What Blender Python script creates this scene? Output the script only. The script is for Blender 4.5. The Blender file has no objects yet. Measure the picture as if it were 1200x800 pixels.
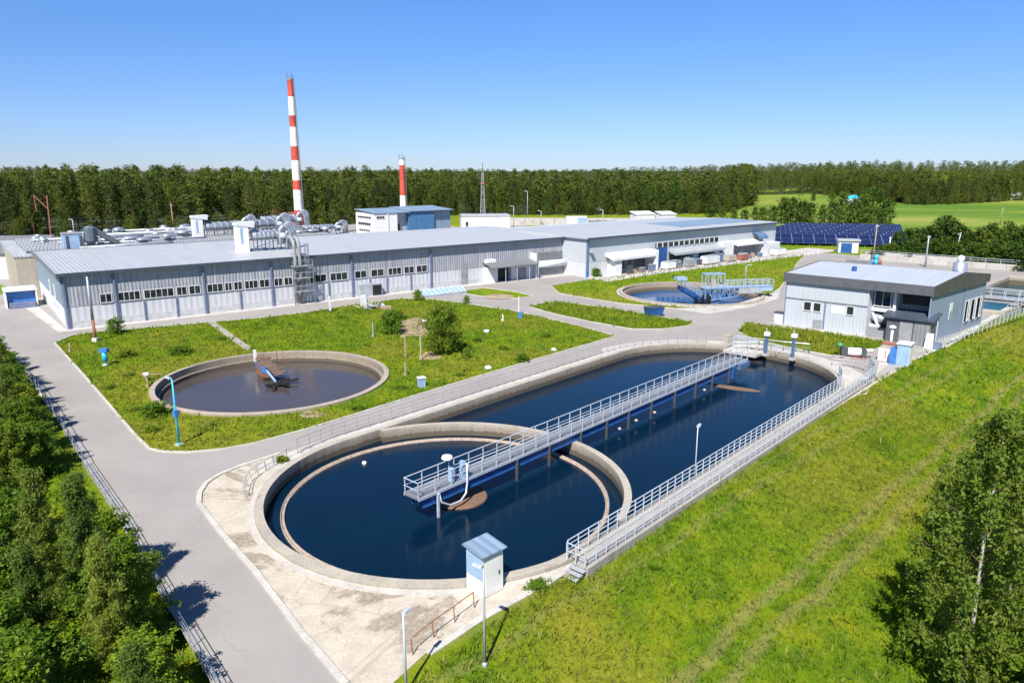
import bpy, math, random
import numpy as np
from mathutils import Vector, geometry

rnd = random.Random(7)
R = math.radians
scene = bpy.context.scene
col = scene.collection

# ------------------------------------------------------------------ camera model (measured from the photograph)
F, YH, CAMH = 850.0, 199.0, 22.0
TH = math.atan((400 - YH) / F)
CT, ST = math.cos(TH), math.sin(TH)


def at(px, py, z=0.0):
    """ground point (height z) seen at a pixel of the 1200x800 photograph"""
    x = (px - 600) / F
    v = (400 - py) / F
    d = (x, CT + v * ST, -ST + v * CT)
    t = (z - CAMH) / d[2]
    return (d[0] * t, d[1] * t)


def zat(x, y, py):
    """height of the point above ground spot (x, y) that is seen at image row py"""
    v = (400 - py) / F
    return CAMH + (v * y * CT - y * ST) / (CT + v * ST)


# ------------------------------------------------------------------ materials
MATS = {}


def nd(nt, t, **kw):
    n = nt.nodes.new(t)
    for k, v in kw.items():
        setattr(n, k, v)
    return n


def new_mat(name):
    m = bpy.data.materials.new(name)
    m.use_nodes = True
    nt = m.node_tree
    b = nt.nodes['Principled BSDF']
    return m, nt, b


def noise(nt, vec, scale, detail=4, rough=.55, dist=0):
    n = nd(nt, 'ShaderNodeTexNoise')
    n.inputs['Scale'].default_value = scale
    n.inputs['Detail'].default_value = detail
    n.inputs['Roughness'].default_value = rough
    n.inputs['Distortion'].default_value = dist
    if vec is not None:
        nt.links.new(vec, n.inputs['Vector'])
    return n.outputs['Fac']


def ramp(nt, fac, stops):
    r = nd(nt, 'ShaderNodeValToRGB')
    e = r.color_ramp.elements
    while len(e) < len(stops):
        e.new(.5)
    for i, (p, c) in enumerate(stops):
        e[i].position = p
        e[i].color = (*c, 1) if len(c) == 3 else c
    nt.links.new(fac, r.inputs['Fac'])
    return r.outputs['Color']


def mixc(nt, fac, a, b, blend='MIX'):
    m = nd(nt, 'ShaderNodeMix', data_type='RGBA', blend_type=blend)
    if isinstance(fac, (int, float)):
        m.inputs[0].default_value = fac
    else:
        nt.links.new(fac, m.inputs[0])
    for i, s in ((6, a), (7, b)):
        if isinstance(s, tuple):
            m.inputs[i].default_value = (*s, 1)
        else:
            nt.links.new(s, m.inputs[i])
    return m.outputs[2]


def math_n(nt, op, a, b=None, clamp=False):
    m = nd(nt, 'ShaderNodeMath', operation=op)
    m.use_clamp = clamp
    for i, s in ((0, a), (1, b)):
        if s is None:
            continue
        if isinstance(s, (int, float)):
            m.inputs[i].default_value = s
        else:
            nt.links.new(s, m.inputs[i])
    return m.outputs[0]


def mapr(nt, v, a, b, c=0., d=1.):
    m = nd(nt, 'ShaderNodeMapRange')
    m.interpolation_type = 'SMOOTHSTEP'
    nt.links.new(v, m.inputs['Value'])
    m.inputs['From Min'].default_value = a
    m.inputs['From Max'].default_value = b
    m.inputs['To Min'].default_value = c
    m.inputs['To Max'].default_value = d
    return m.outputs['Result']


def objco(nt, scale=None):
    tc = nd(nt, 'ShaderNodeTexCoord')
    o = tc.outputs['Object']
    if scale:
        mp = nd(nt, 'ShaderNodeMapping')
        mp.inputs['Scale'].default_value = scale
        nt.links.new(o, mp.inputs['Vector'])
        o = mp.outputs['Vector']
    return o


def bump(nt, b, h, strength=.3, dist=.05):
    bp = nd(nt, 'ShaderNodeBump')
    bp.inputs['Strength'].default_value = strength
    bp.inputs['Distance'].default_value = dist
    nt.links.new(h, bp.inputs['Height'])
    nt.links.new(bp.outputs['Normal'], b.inputs['Normal'])


def paint(name, rgb, rough=.5, metal=0., var=.18, scale=1.3, fine=0.12):
    """plain painted / metal / concrete surface with uneven tone"""
    m, nt, b = new_mat(name)
    v = objco(nt)
    f1 = noise(nt, v, scale, 5, .6)
    lo = tuple(c * (1 - var) for c in rgb)
    hi = tuple(min(1, c * (1 + var)) for c in rgb)
    c = ramp(nt, f1, [(.3, lo), (.7, hi)])
    f2 = noise(nt, v, scale * 14, 3, .6)
    c = mixc(nt, fine, c, ramp(nt, f2, [(.35, (0.02, .02, .02)), (.65, (1, 1, 1))]), 'OVERLAY')
    nt.links.new(c, b.inputs['Base Color'])
    b.inputs['Roughness'].default_value = rough
    b.inputs['Metallic'].default_value = metal
    MATS[name] = m
    return m


def corrugated(name, rgb, rough=.45, var=.3, period=.9, streak=1.0, axis='XY', bs=.5, metal=0.):
    m, nt, b = new_mat(name)
    tc = nd(nt, 'ShaderNodeTexCoord')
    sp = nd(nt, 'ShaderNodeSeparateXYZ')
    nt.links.new(tc.outputs['Object'], sp.inputs[0])
    x = sp.outputs[0]
    if axis == 'XY':
        x = math_n(nt, 'ADD', sp.outputs[0], sp.outputs[1])
    cb = nd(nt, 'ShaderNodeCombineXYZ')
    nt.links.new(x, cb.inputs[0])
    zz = sp.outputs[2] if axis == 'XY' else sp.outputs[1]
    nt.links.new(math_n(nt, 'MULTIPLY', zz, .06), cb.inputs[2])
    f1 = noise(nt, cb.outputs[0], 2.2 * streak, 4, .75)
    f3 = noise(nt, tc.outputs['Object'], .35, 3, .5)
    lo = tuple(c * (1 - var) for c in rgb)
    hi = tuple(min(1, c * (1 + var * .55)) for c in rgb)
    c = ramp(nt, f1, [(.34, lo), (.62, hi)])
    c = mixc(nt, .22, c, ramp(nt, f3, [(.35, lo), (.65, hi)]))
    nt.links.new(c, b.inputs['Base Color'])
    w = nd(nt, 'ShaderNodeTexWave', wave_type='BANDS', bands_direction='X')
    cb2 = nd(nt, 'ShaderNodeCombineXYZ')
    nt.links.new(x, cb2.inputs[0])
    nt.links.new(cb2.outputs[0], w.inputs['Vector'])
    w.inputs['Scale'].default_value = .314 / period
    bump(nt, b, w.outputs['Fac'], bs, .12)
    b.inputs['Roughness'].default_value = rough
    b.inputs['Metallic'].default_value = metal
    MATS[name] = m
    return m


# paints and metals
paint('white_wall', (.58, .60, .63), .55, var=.10)
paint('white_paint', (.68, .68, .68), .5, var=.08)
paint('plinth', (.42, .43, .45), .8, var=.2)
paint('cream', (.36, .325, .265), .7, var=.12)
paint('grey_metal', (.40, .43, .47), .4, .25, var=.2)
paint('steel', (.50, .53, .57), .32, .65, var=.22, scale=2)
paint('dark_metal', (.06, .065, .075), .5, var=.3)
paint('dark_grey', (.15, .16, .175), .55, var=.2)
paint('gutter_dark', (.05, .065, .095), .45, var=.2)
paint('fascia_dark', (.085, .092, .105), .5, var=.2)
paint('grating', (.20, .215, .245), .55, .3, var=.25, scale=6)
paint('truss_blue', (.13, .26, .46), .5, var=.2)
paint('hopper_grey', (.10, .13, .155), .5, .2, var=.3)
paint('mid_grey', (.24, .25, .265), .6, var=.18)
paint('blue_paint', (.045, .17, .46), .45, var=.22)
paint('pale_blue', (.25, .37, .53), .45, var=.15)
paint('dusty_blue', (.085, .15, .27), .5, var=.3, scale=.8)
paint('turquoise', (.04, .42, .62), .45, var=.15)
paint('deep_blue', (.018, .085, .27), .45, .1, var=.3)
paint('blue_cladding', (.045, .15, .30), .5, var=.2)
paint('column_blue', (.13, .165, .27), .5, var=.2)
paint('red_paint', (.46, .065, .042), .7, var=.35, scale=.35)
paint('chimney_white', (.70, .665, .635), .75, var=.22, scale=.35)
paint('rail_white', (.47, .52, .59), .38, .2, var=.12)
paint('rail_grey', (.36, .375, .42), .45, .2, var=.2)
paint('rust', (.22, .085, .04), .9, var=.4, scale=4)
paint('rust_red', (.28, .10, .07), .85, var=.35, scale=3)
paint('old_rust', (.135, .085, .065), .9, var=.45, scale=3)
paint('wood', (.33, .24, .17), .85, var=.25, scale=4)
paint('black', (.012, .013, .015), .6, var=.3)
paint('scum', (.15, .092, .062), .95, var=.28, scale=3, fine=.35)
paint('soil', (.27, .205, .13), .95, var=.45, scale=.9, fine=.45)
paint('green_paint', (.06, .20, .09), .5, var=.2)
paint('panel_blue', (.010, .018, .065), .18, .0, var=.25, scale=.5, fine=.05)
corrugated('cladding', (.31, .325, .365), .45, .36, .5, 1.0)
corrugated('cladding_pale', (.42, .455, .50), .45, .08, .45, 1.4, bs=.2)
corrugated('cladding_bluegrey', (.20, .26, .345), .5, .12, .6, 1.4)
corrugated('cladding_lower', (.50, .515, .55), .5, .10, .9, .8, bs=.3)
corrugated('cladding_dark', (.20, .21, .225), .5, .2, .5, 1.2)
corrugated('roof_metal', (.42, .435, .455), .42, .10, .6, .5, axis='X', bs=.45, metal=.15)
corrugated('roof_mid', (.36, .38, .40), .55, .2, .6, .5, axis='X', bs=.35)
corrugated('roof_dark', (.26, .29, .33), .45, .2, .6, .5, axis='X', bs=.35, metal=.1)
corrugated('roof_blue', (.20, .28, .38), .45, .2, .6, .5, axis='X', bs=.35, metal=.1)


def mk_glass():
    m, nt, b = new_mat('window_glass')
    f = noise(nt, objco(nt), 1.1, 2)
    c = ramp(nt, f, [(.4, (.008, .011, .016)), (.62, (.035, .045, .05))])
    nt.links.new(c, b.inputs['Base Color'])
    b.inputs['Roughness'].default_value = .06
    MATS['window_glass'] = m


mk_glass()


def mk_concrete(name, rgb, stain=True, water_z=None):
    m, nt, b = new_mat(name)
    v = objco(nt)
    c = ramp(nt, noise(nt, v, .7, 6, .65), [(.3, tuple(x * .78 for x in rgb)), (.7, tuple(min(1, x * 1.12) for x in rgb))])
    c = mixc(nt, .45, c, ramp(nt, noise(nt, v, 9, 4, .7), [(.3, (.25, .25, .25)), (.7, (.8, .8, .8))]), 'OVERLAY')
    if stain:
        s = mapr(nt, noise(nt, v, .35, 5, .7), .54, .68)
        c = mixc(nt, math_n(nt, 'MULTIPLY', s, .65), c, (rgb[0] * .42, rgb[1] * .36, rgb[2] * .29))
    if water_z is not None:   # a wet, algae-dark band near the waterline
        g = nd(nt, 'ShaderNodeNewGeometry')
        sp = nd(nt, 'ShaderNodeSeparateXYZ')
        nt.links.new(g.outputs['Position'], sp.inputs[0])
        vv = objco(nt, (1.5, 1.5, .1))
        zz = math_n(nt, 'ADD', sp.outputs[2], math_n(nt, 'MULTIPLY', math_n(nt, 'SUBTRACT', noise(nt, vv, 1.5, 4, .7), .5), .5))
        wet = mapr(nt, zz, water_z + .55, water_z + .35)
        c = mixc(nt, wet, c, (.022, .02, .016))
        mid = mapr(nt, zz, .32, -.05)
        c = mixc(nt, math_n(nt, 'MULTIPLY', mid, .55), c, (.17, .14, .10))
    nt.links.new(c, b.inputs['Base Color'])
    b.inputs['Roughness'].default_value = .88
    bump(nt, b, noise(nt, v, 6, 6, .7), .35, .03)
    MATS[name] = m


mk_concrete('concrete', (.31, .295, .275))
mk_concrete('concrete_pale', (.42, .405, .385))
mk_concrete('kerb_concrete', (.43, .415, .385), stain=False)
mk_concrete('basin_concrete', (.35, .32, .275), water_z=-.7)
mk_concrete('basin_dirty', (.34, .295, .25), water_z=-1.0)
mk_concrete('basin_pale', (.43, .41, .385))


def mk_asphalt():
    m, nt, b = new_mat('asphalt')
    v = objco(nt)
    c = ramp(nt, noise(nt, v, .12, 5, .6), [(.35, (.238, .226, .219)), (.65, (.282, .267, .258))])
    st = noise(nt, objco(nt, (.9, .5, 1)), .35, 6, .7, .6)
    c = mixc(nt, math_n(nt, 'MULTIPLY', mapr(nt, st, .55, .7), .35), c, (.215, .204, .197))
    c = mixc(nt, .3, c, ramp(nt, noise(nt, v, 22, 3, .8), [(.3, (.3, .3, .3)), (.7, (.72, .72, .72))]), 'OVERLAY')
    cr = nd(nt, 'ShaderNodeTexVoronoi', feature='DISTANCE_TO_EDGE')
    cr.inputs['Scale'].default_value = .16
    wv = nd(nt, 'ShaderNodeVectorMath', operation='ADD')
    nz = nd(nt, 'ShaderNodeTexNoise')
    nz.inputs['Scale'].default_value = .6
    nt.links.new(v, nz.inputs['Vector'])
    sc = nd(nt, 'ShaderNodeVectorMath', operation='SCALE')
    sc.inputs['Scale'].default_value = 2.5
    nt.links.new(nz.outputs['Color'], sc.inputs[0])
    nt.links.new(v, wv.inputs[0])
    nt.links.new(sc.outputs[0], wv.inputs[1])
    nt.links.new(wv.outputs[0], cr.inputs['Vector'])
    crk = mapr(nt, cr.outputs['Distance'], .012, .003)
    crk = math_n(nt, 'MULTIPLY', crk, mapr(nt, noise(nt, v, .08, 2), .5, .62))
    c = mixc(nt, math_n(nt, 'MULTIPLY', crk, .22), c, (.16, .15, .145))
    nt.links.new(c, b.inputs['Base Color'])
    b.inputs['Roughness'].default_value = .9
    bump(nt, b, noise(nt, v, 30, 3, .7), .2, .01)
    MATS['asphalt'] = m


mk_asphalt()


def mk_apron():
    """old pale concrete slabs with earth and weeds between"""
    m, nt, b = new_mat('apron')
    v = objco(nt)
    slab = ramp(nt, noise(nt, v, .9, 6, .65), [(.3, (.36, .32, .265)), (.7, (.47, .43, .365))])
    slab = mixc(nt, .35, slab, ramp(nt, noise(nt, v, 7, 5, .75), [(.3, (.3, .3, .3)), (.7, (.75, .75, .75))]), 'OVERLAY')
    earth = ramp(nt, noise(nt, v, 3.5, 6, .75), [(.3, (.11, .088, .062)), (.5, (.23, .19, .145)), (.7, (.36, .315, .25))])
    weed = mapr(nt, noise(nt, v, 1.1, 5, .7), .6, .68)
    earth = mixc(nt, math_n(nt, 'MULTIPLY', weed, .75), earth, (.10, .115, .03))
    mask = mapr(nt, noise(nt, v, .16, 8, .72, .5), .50, .57)
    c = mixc(nt, math_n(nt, 'MULTIPLY', mask, .85), slab, earth)
    # a few dark joints between the slabs
    w = nd(nt, 'ShaderNodeTexVoronoi', feature='DISTANCE_TO_EDGE')
    w.inputs['Scale'].default_value = .22
    nt.links.new(v, w.inputs['Vector'])
    j = mapr(nt, math_n(nt, 'ADD', w.outputs['Distance'], math_n(nt, 'MULTIPLY', noise(nt, v, 5, 3), .03)), .03, .018)
    c = mixc(nt, math_n(nt, 'MULTIPLY', j, .28), c, (.20, .17, .13))
    nt.links.new(c, b.inputs['Base Color'])
    b.inputs['Roughness'].default_value = .95
    bump(nt, b, noise(nt, v, 5, 7, .75), .5, .06)
    MATS['apron'] = m


mk_apron()


def grass_color(nt, pos, dry=0.0, bright=1.0):
    k = bright
    n1 = noise(nt, pos, .045, 5, .6)
    n2 = noise(nt, pos, .35, 6, .7)
    n3 = noise(nt, pos, 2.6, 5, .75)
    c = ramp(nt, n2, [(.34, (.058 * k, .130 * k, .004 * k)), (.5, (.122 * k, .200 * k, .005 * k)), (.66, (.205 * k, .242 * k, .008 * k))])
    c = mixc(nt, math_n(nt, 'MULTIPLY', mapr(nt, n1, .46, .62), .5), c, (.245 * k, .222 * k, .028 * k))
    c = mixc(nt, math_n(nt, 'MULTIPLY', mapr(nt, n3, .54, .72), .5), c, (.27 * k, .245 * k, .07 * k))
    c = mixc(nt, math_n(nt, 'MULTIPLY', mapr(nt, n3, .46, .30), .7), c, (.045 * k, .090 * k, .007 * k))
    return c, n1, n2, n3


# grass slope: track lines run along the berm
BE = (3.3, 36.9)
BD = (.693, .721)
BN = (.721, -.693)


def band_mask(nt, pos, p0, dirv, offs, width, wob=.9):
    """soft strips parallel to dirv through p0 at the given sideways offsets (worn wheel tracks)"""
    nrm = (dirv[1], -dirv[0], 0)
    dt = nd(nt, 'ShaderNodeVectorMath', operation='DOT_PRODUCT')
    sb = nd(nt, 'ShaderNodeVectorMath', operation='SUBTRACT')
    nt.links.new(pos, sb.inputs[0])
    sb.inputs[1].default_value = (*p0, 0)
    nt.links.new(sb.outputs[0], dt.inputs[0])
    dt.inputs[1].default_value = nrm
    d = math_n(nt, 'ADD', dt.outputs['Value'], math_n(nt, 'MULTIPLY', math_n(nt, 'SUBTRACT', noise(nt, pos, .09, 4), .5), wob * 3))
    tot = None
    for o in offs:
        a = math_n(nt, 'ABSOLUTE', math_n(nt, 'SUBTRACT', d, o))
        mk = mapr(nt, a, width, width * .25)
        tot = mk if tot is None else math_n(nt, 'MAXIMUM', tot, mk)
    return math_n(nt, 'MULTIPLY', tot, mapr(nt, noise(nt, pos, .5, 5, .7), .30, .5))


def mk_ground():
    m, nt, b = new_mat('grass_ground')
    g = nd(nt, 'ShaderNodeNewGeometry')
    pos = g.outputs['Position']
    c, n1, n2, n3 = grass_color(nt, pos)
    # bare and straw patches
    s = mapr(nt, noise(nt, pos, .21, 6, .72, .4), .60, .72)
    c = mixc(nt, math_n(nt, 'MULTIPLY', s, .6), c, (.24, .175, .085))
    c = mixc(nt, tracks(nt, pos), c, (.30, .235, .115))
    nt.links.new(c, b.inputs['Base Color'])
    b.inputs['Roughness'].default_value = 1.0
    b.inputs['Specular IOR Level'].default_value = .1
    bump(nt, b, math_n(nt, 'ADD', noise(nt, pos, 2.2, 6, .75), noise(nt, pos, 9, 4, .7)), .8, .16)
    MATS['grass_ground'] = m


def tracks(nt, pos):
    t1 = band_mask(nt, pos, TRK1[0], TRK1[1], (-.8, .75), .55)
    t2 = band_mask(nt, pos, TRK2[0], TRK2[1], (-.7, .75), .42)
    return math_n(nt, 'MULTIPLY', math_n(nt, 'MAXIMUM', t1, math_n(nt, 'MULTIPLY', t2, .6)), .42)


def nrm2(p, q):
    d = (q[0] - p[0], q[1] - p[1])
    l = math.hypot(*d)
    return (d[0] / l, d[1] / l)


_a, _b = at(905, 772, -5.2), at(1140, 526, -4.6)
TRK1 = (_a, nrm2(_a, _b))
_a, _b = at(650, 725, -1.6), at(1000, 508, -1.7)
TRK2 = (_a, nrm2(_a, _b))
mk_ground()


def mk_blades():
    m, nt, b = new_mat('grass_blades')
    g = nd(nt, 'ShaderNodeNewGeometry')
    pos = g.outputs['Position']
    c, n1, n2, n3 = grass_color(nt, pos, bright=1.25)
    c = mixc(nt, mapr(nt, g.outputs['Random Per Island'], .80, .90, 0, .7), c, (.34, .30, .10))
    c = mixc(nt, mapr(nt, g.outputs['Random Per Island'], .35, .0, 0, .4), c, (.075, .15, .010))
    c = mixc(nt, math_n(nt, 'MULTIPLY', tracks(nt, pos), .8), c, (.36, .30, .13))
    nt.links.new(c, b.inputs['Base Color'])
    b.inputs['Roughness'].default_value = .8
    b.inputs['Specular IOR Level'].default_value = .2
    tr = nd(nt, 'ShaderNodeBsdfTranslucent')
    nt.links.new(c, tr.inputs['Color'])
    mx = nd(nt, 'ShaderNodeMixShader')
    mx.inputs[0].default_value = .4
    nt.links.new(b.outputs[0], mx.inputs[1])
    nt.links.new(tr.outputs[0], mx.inputs[2])
    nt.links.new(mx.outputs[0], nt.nodes['Material Output'].inputs['Surface'])
    MATS['grass_blades'] = m


mk_blades()


def mk_meadow():
    m, nt, b = new_mat('meadow')
    g = nd(nt, 'ShaderNodeNewGeometry')
    pos = g.outputs['Position']
    mp = nd(nt, 'ShaderNodeMapping')
    mp.inputs['Scale'].default_value = (.5, 1.4, 1)
    nt.links.new(pos, mp.inputs['Vector'])
    n1 = noise(nt, mp.outputs[0], .012, 4, .6)
    n2 = noise(nt, pos, .3, 5, .7)
    c = ramp(nt, n1, [(.40, (.085, .160, .020)), (.5, (.145, .21, .028)), (.60, (.225, .25, .055))])
    c = mixc(nt, .35, c, ramp(nt, n2, [(.3, (.3, .3, .3)), (.7, (.7, .7, .7))]), 'OVERLAY')
    nt.links.new(c, b.inputs['Base Color'])
    b.inputs['Roughness'].default_value = 1
    b.inputs['Specular IOR Level'].default_value = .1
    MATS['meadow'] = m


mk_meadow()


def leaf_mat(name, dark, lite, yellow, trans=.35):
    m, nt, b = new_mat(name)
    g = nd(nt, 'ShaderNodeNewGeometry')
    oi = nd(nt, 'ShaderNodeObjectInfo')
    c = mixc(nt, g.outputs['Random Per Island'], dark, lite)
    c = mixc(nt, mapr(nt, noise(nt, objco(nt), .6, 3), .5, .75, 0, .55), c, yellow)
    c = mixc(nt, mapr(nt, oi.outputs['Random'], .5, 1., 0, .6), c, yellow)
    c = mixc(nt, mapr(nt, oi.outputs['Random'], .4, 0., 0, .5), c, dark)
    if name == 'forest_leaf':   # trees of differing tone inside the one far mass
        n_ = noise(nt, objco(nt), .11, 3)
        c = mixc(nt, mapr(nt, n_, .52, .66, 0, .7), c, yellow)
        c = mixc(nt, mapr(nt, n_, .48, .36, 0, .7), c, dark)
    nt.links.new(c, b.inputs['Base Color'])
    b.inputs['Roughness'].default_value = .55
    b.inputs['Specular IOR Level'].default_value = .3
    tr = nd(nt, 'ShaderNodeBsdfTranslucent')
    nt.links.new(c, tr.inputs['Color'])
    mx = nd(nt, 'ShaderNodeMixShader')
    mx.inputs[0].default_value = trans
    nt.links.new(b.outputs[0], mx.inputs[1])
    nt.links.new(tr.outputs[0], mx.inputs[2])
    nt.links.new(mx.outputs[0], nt.nodes['Material Output'].inputs['Surface'])
    MATS[name] = m


leaf_mat('leaf_green', (.070, .150, .011), (.165, .285, .018), (.24, .31, .02), .5)
leaf_mat('leaf_birch', (.110, .175, .020), (.24, .315, .034), (.30, .33, .045), .5)
leaf_mat('needle', (.022, .050, .009), (.085, .135, .018), (.15, .175, .024), .35)
leaf_mat('needle_near', (.075, .135, .022), (.21, .29, .035), (.27, .31, .04), .45)
leaf_mat('leaf_far', (.035, .080, .010), (.085, .155, .015), (.14, .19, .02), .4)
leaf_mat('leaf_bright', (.11, .20, .010), (.20, .30, .015), (.25, .29, .02), .45)
leaf_mat('leaf_olive', (.085, .165, .012), (.185, .290, .020), (.25, .30, .028), .5)
paint('bark', (.14, .085, .055), .9, var=.35, scale=2)
paint('bark_pine', (.13, .068, .040), .9, var=.35, scale=1)
paint('bark_birch', (.36, .34, .31), .8, var=.25, scale=3, fine=.5)


def mk_water(name, deep, rough=.06, scale=.9, st=.05, murk=None):
    m, nt, b = new_mat(name)
    v = objco(nt)
    c = ramp(nt, noise(nt, v, .09, 4, .6), [(.35, deep), (.7, tuple(x * 1.25 for x in deep))])
    if murk:
        c = mixc(nt, mapr(nt, noise(nt, v, .5, 6, .7), .5, .75, 0, .5), c, murk)
    nt.links.new(c, b.inputs['Base Color'])
    b.inputs['Roughness'].default_value = rough
    b.inputs['IOR'].default_value = 1.33
    bump(nt, b, math_n(nt, 'ADD', noise(nt, v, scale, 4, .6), noise(nt, v, scale * 5, 3, .6)), st, .05)
    MATS[name] = m


mk_water('water_deep', (.0010, .0095, .0235), rough=.14, st=.12)
mk_water('water_blue', (.004, .065, .20), st=.1)
mk_water('water_murky', (.050, .042, .040), rough=.12, st=.04, murk=(.075, .062, .056))
mk_water('water_teal', (.004, .055, .070), st=.1)


# ------------------------------------------------------------------ mesh builder
class MB:
    def __init__(s):
        s.v, s.f, s.m = [], [], []

    def face(s, pts, mi=0):
        b = len(s.v)
        s.v += [tuple(p) for p in pts]
        s.f.append(tuple(range(b, b + len(pts))))
        s.m.append(mi)

    def hexa(s, p, mi=0):
        """p: 8 points, bottom ring 0-3 counter-clockwise, top ring 4-7"""
        b = len(s.v)
        s.v += [tuple(q) for q in p]
        for f in ((0, 3, 2, 1), (4, 5, 6, 7), (0, 1, 5, 4), (1, 2, 6, 5), (2, 3, 7, 6), (3, 0, 4, 7)):
            s.f.append(tuple(b + i for i in f))
            s.m.append(mi)
        return s

    def box(s, x0, x1, y0, y1, z0, z1, mi=0):
        return s.hexa([(x0, y0, z0), (x1, y0, z0), (x1, y1, z0), (x0, y1, z0), (x0, y0, z1), (x1, y0, z1), (x1, y1, z1), (x0, y1, z1)], mi)

    def bar(s, p, q, w, h=None, mi=0):
        """rectangular beam from p to q"""
        h = h or w
        p, q = Vector(p), Vector(q)
        d = (q - p)
        if d.length < 1e-6:
            return s
        d.normalize()
        up = Vector((0, 0, 1)) if abs(d.z) < .95 else Vector((0, 1, 0))
        a = d.cross(up).normalized() * (w / 2)
        c = a.cross(d).normalized() * (h / 2)
        return s.hexa([p - a - c, p + a - c, q + a - c, q - a - c, p - a + c, p + a + c, q + a + c, q - a + c], mi)

    def tube(s, pts, r, n=6, mi=0, cap=True):
        pts = [Vector(p) for p in pts]
        rs = r if isinstance(r, (list, tuple)) else [r] * len(pts)
        b0 = len(s.v)
        prev = None
        for i, p in enumerate(pts):
            d = (pts[min(i + 1, len(pts) - 1)] - pts[max(i - 1, 0)]).normalized()
            if prev is None:
                up = Vector((0, 0, 1)) if abs(d.z) < .9 else Vector((1, 0, 0))
                a = d.cross(up).normalized()
            else:
                a = (prev - d * prev.dot(d)).normalized()
            prev = a
            c = d.cross(a)
            for k in range(n):
                t = 2 * math.pi * k / n
                s.v.append(tuple(p + (a * math.cos(t) + c * math.sin(t)) * rs[i]))
        for i in range(len(pts) - 1):
            for k in range(n):
                k2 = (k + 1) % n
                s.f.append((b0 + i * n + k, b0 + i * n + k2, b0 + (i + 1) * n + k2, b0 + (i + 1) * n + k))
                s.m.append(mi)
        if cap:
            s.f.append(tuple(b0 + k for k in reversed(range(n))))
            s.m.append(mi)
            e = b0 + (len(pts) - 1) * n
            s.f.append(tuple(e + k for k in range(n)))
            s.m.append(mi)
        return s

    def lathe(s, cx, cy, prof, n=48, mi=0, closed=False, a0=0, a1=2 * math.pi):
        b0 = len(s.v)
        full = abs(a1 - a0 - 2 * math.pi) < 1e-6
        nn = n if full else n + 1
        for (r, z) in prof:
            for k in range(nn):
                t = a0 + (a1 - a0) * k / n
                s.v.append((cx + r * math.cos(t), cy + r * math.sin(t), z))
        P = len(prof)
        for i in range(P if closed else P - 1):
            j = (i + 1) % P
            for k in range(n):
                k2 = (k + 1) % nn
                s.f.append((b0 + i * nn + k, b0 + i * nn + k2, b0 + j * nn + k2, b0 + j * nn + k))
                s.m.append(mi)
        return s

    def ring(s, outer, inner, z0, z1, mi=0):
        """solid wall between two closed outlines with the same number of points"""
        n = len(outer)
        b = len(s.v)
        for pl, z in ((outer, z0), (outer, z1), (inner, z1), (inner, z0)):
            s.v += [(p[0], p[1], z) for p in pl]
        for i in range(4):
            j = (i + 1) % 4
            for k in range(n):
                k2 = (k + 1) % n
                s.f.append((b + i * n + k, b + i * n + k2, b + j * n + k2, b + j * n + k))
                s.m.append(mi)
        return s

    def prism(s, poly, z0, z1, mi=0):
        n = len(poly)
        b = len(s.v)
        s.v += [(p[0], p[1], z0) for p in poly] + [(p[0], p[1], z1) for p in poly]
        s.f.append(tuple(b + i for i in reversed(range(n))))
        s.f.append(tuple(b + n + i for i in range(n)))
        s.m += [mi, mi]
        for k in range(n):
            k2 = (k + 1) % n
            s.f.append((b + k, b + k2, b + n + k2, b + n + k))
            s.m.append(mi)
        return s

    def build(s, name, mats, parent=None, smooth=False):
        me = bpy.data.meshes.new(name)
        me.from_pydata(s.v, [], s.f)
        if not isinstance(mats, (list, tuple)):
            mats = [mats]
        for mm in mats:
            me.materials.append(MATS[mm])
        if len(mats) > 1:
            me.polygons.foreach_set('material_index', s.m)
        if smooth:
            me.polygons.foreach_set('use_smooth', [True] * len(me.polygons))
        me.update()
        o = bpy.data.objects.new(name, me)
        col.objects.link(o)
        if parent is not None:
            o.parent = parent
        return o


def tag(o, label=None, cat=None, group=None, kind=None):
    if label:
        o['label'] = label
    if cat:
        o['category'] = cat
    if group:
        o['group'] = group
    if kind:
        o['kind'] = kind
    return o


def thing(name, label, cat, loc=(0, 0, 0), rot=0., group=None):
    o = bpy.data.objects.new(name, None)
    col.objects.link(o)
    o.location = loc
    o.rotation_euler = (0, 0, rot)
    o.empty_display_size = .5
    return tag(o, label, cat, group)


def put(o, loc, rot=0., scale=None):
    o.location = loc
    o.rotation_euler = (0, 0, rot)
    if scale:
        o.scale = scale if isinstance(scale, tuple) else (scale,) * 3
    return o


def copy_thing(root, loc, rot=None, scale=None, label=None, group=None):
    c = root.copy()
    col.objects.link(c)
    c.location = loc
    if rot is not None:
        c.rotation_euler = (0, 0, rot)
    if scale:
        c.scale = scale if isinstance(scale, tuple) else (scale,) * 3
    if label:
        c['label'] = label
    if group:
        c['group'] = group
    for ch in list(root.children):
        d = ch.copy()
        col.objects.link(d)
        d.parent = c
        for g in list(ch.children):
            e = g.copy()
            col.objects.link(e)
            e.parent = d
    return c


def part_copies(o, offs):
    """further copies of one part of a thing (shared mesh)"""
    for of in offs:
        c = o.copy()
        col.objects.link(c)
        c.parent = o.parent
        c.location = of


def in_poly(P, poly):
    x, y = P[:, 0], P[:, 1]
    r = np.zeros(len(P), bool)
    n = len(poly)
    for i in range(n):
        x1, y1 = poly[i]
        x2, y2 = poly[(i + 1) % n]
        if y1 == y2:
            continue
        c = ((y1 > y) != (y2 > y)) & (x < (x2 - x1) * (y - y1) / (y2 - y1) + x1)
        r ^= c
    return r


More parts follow.
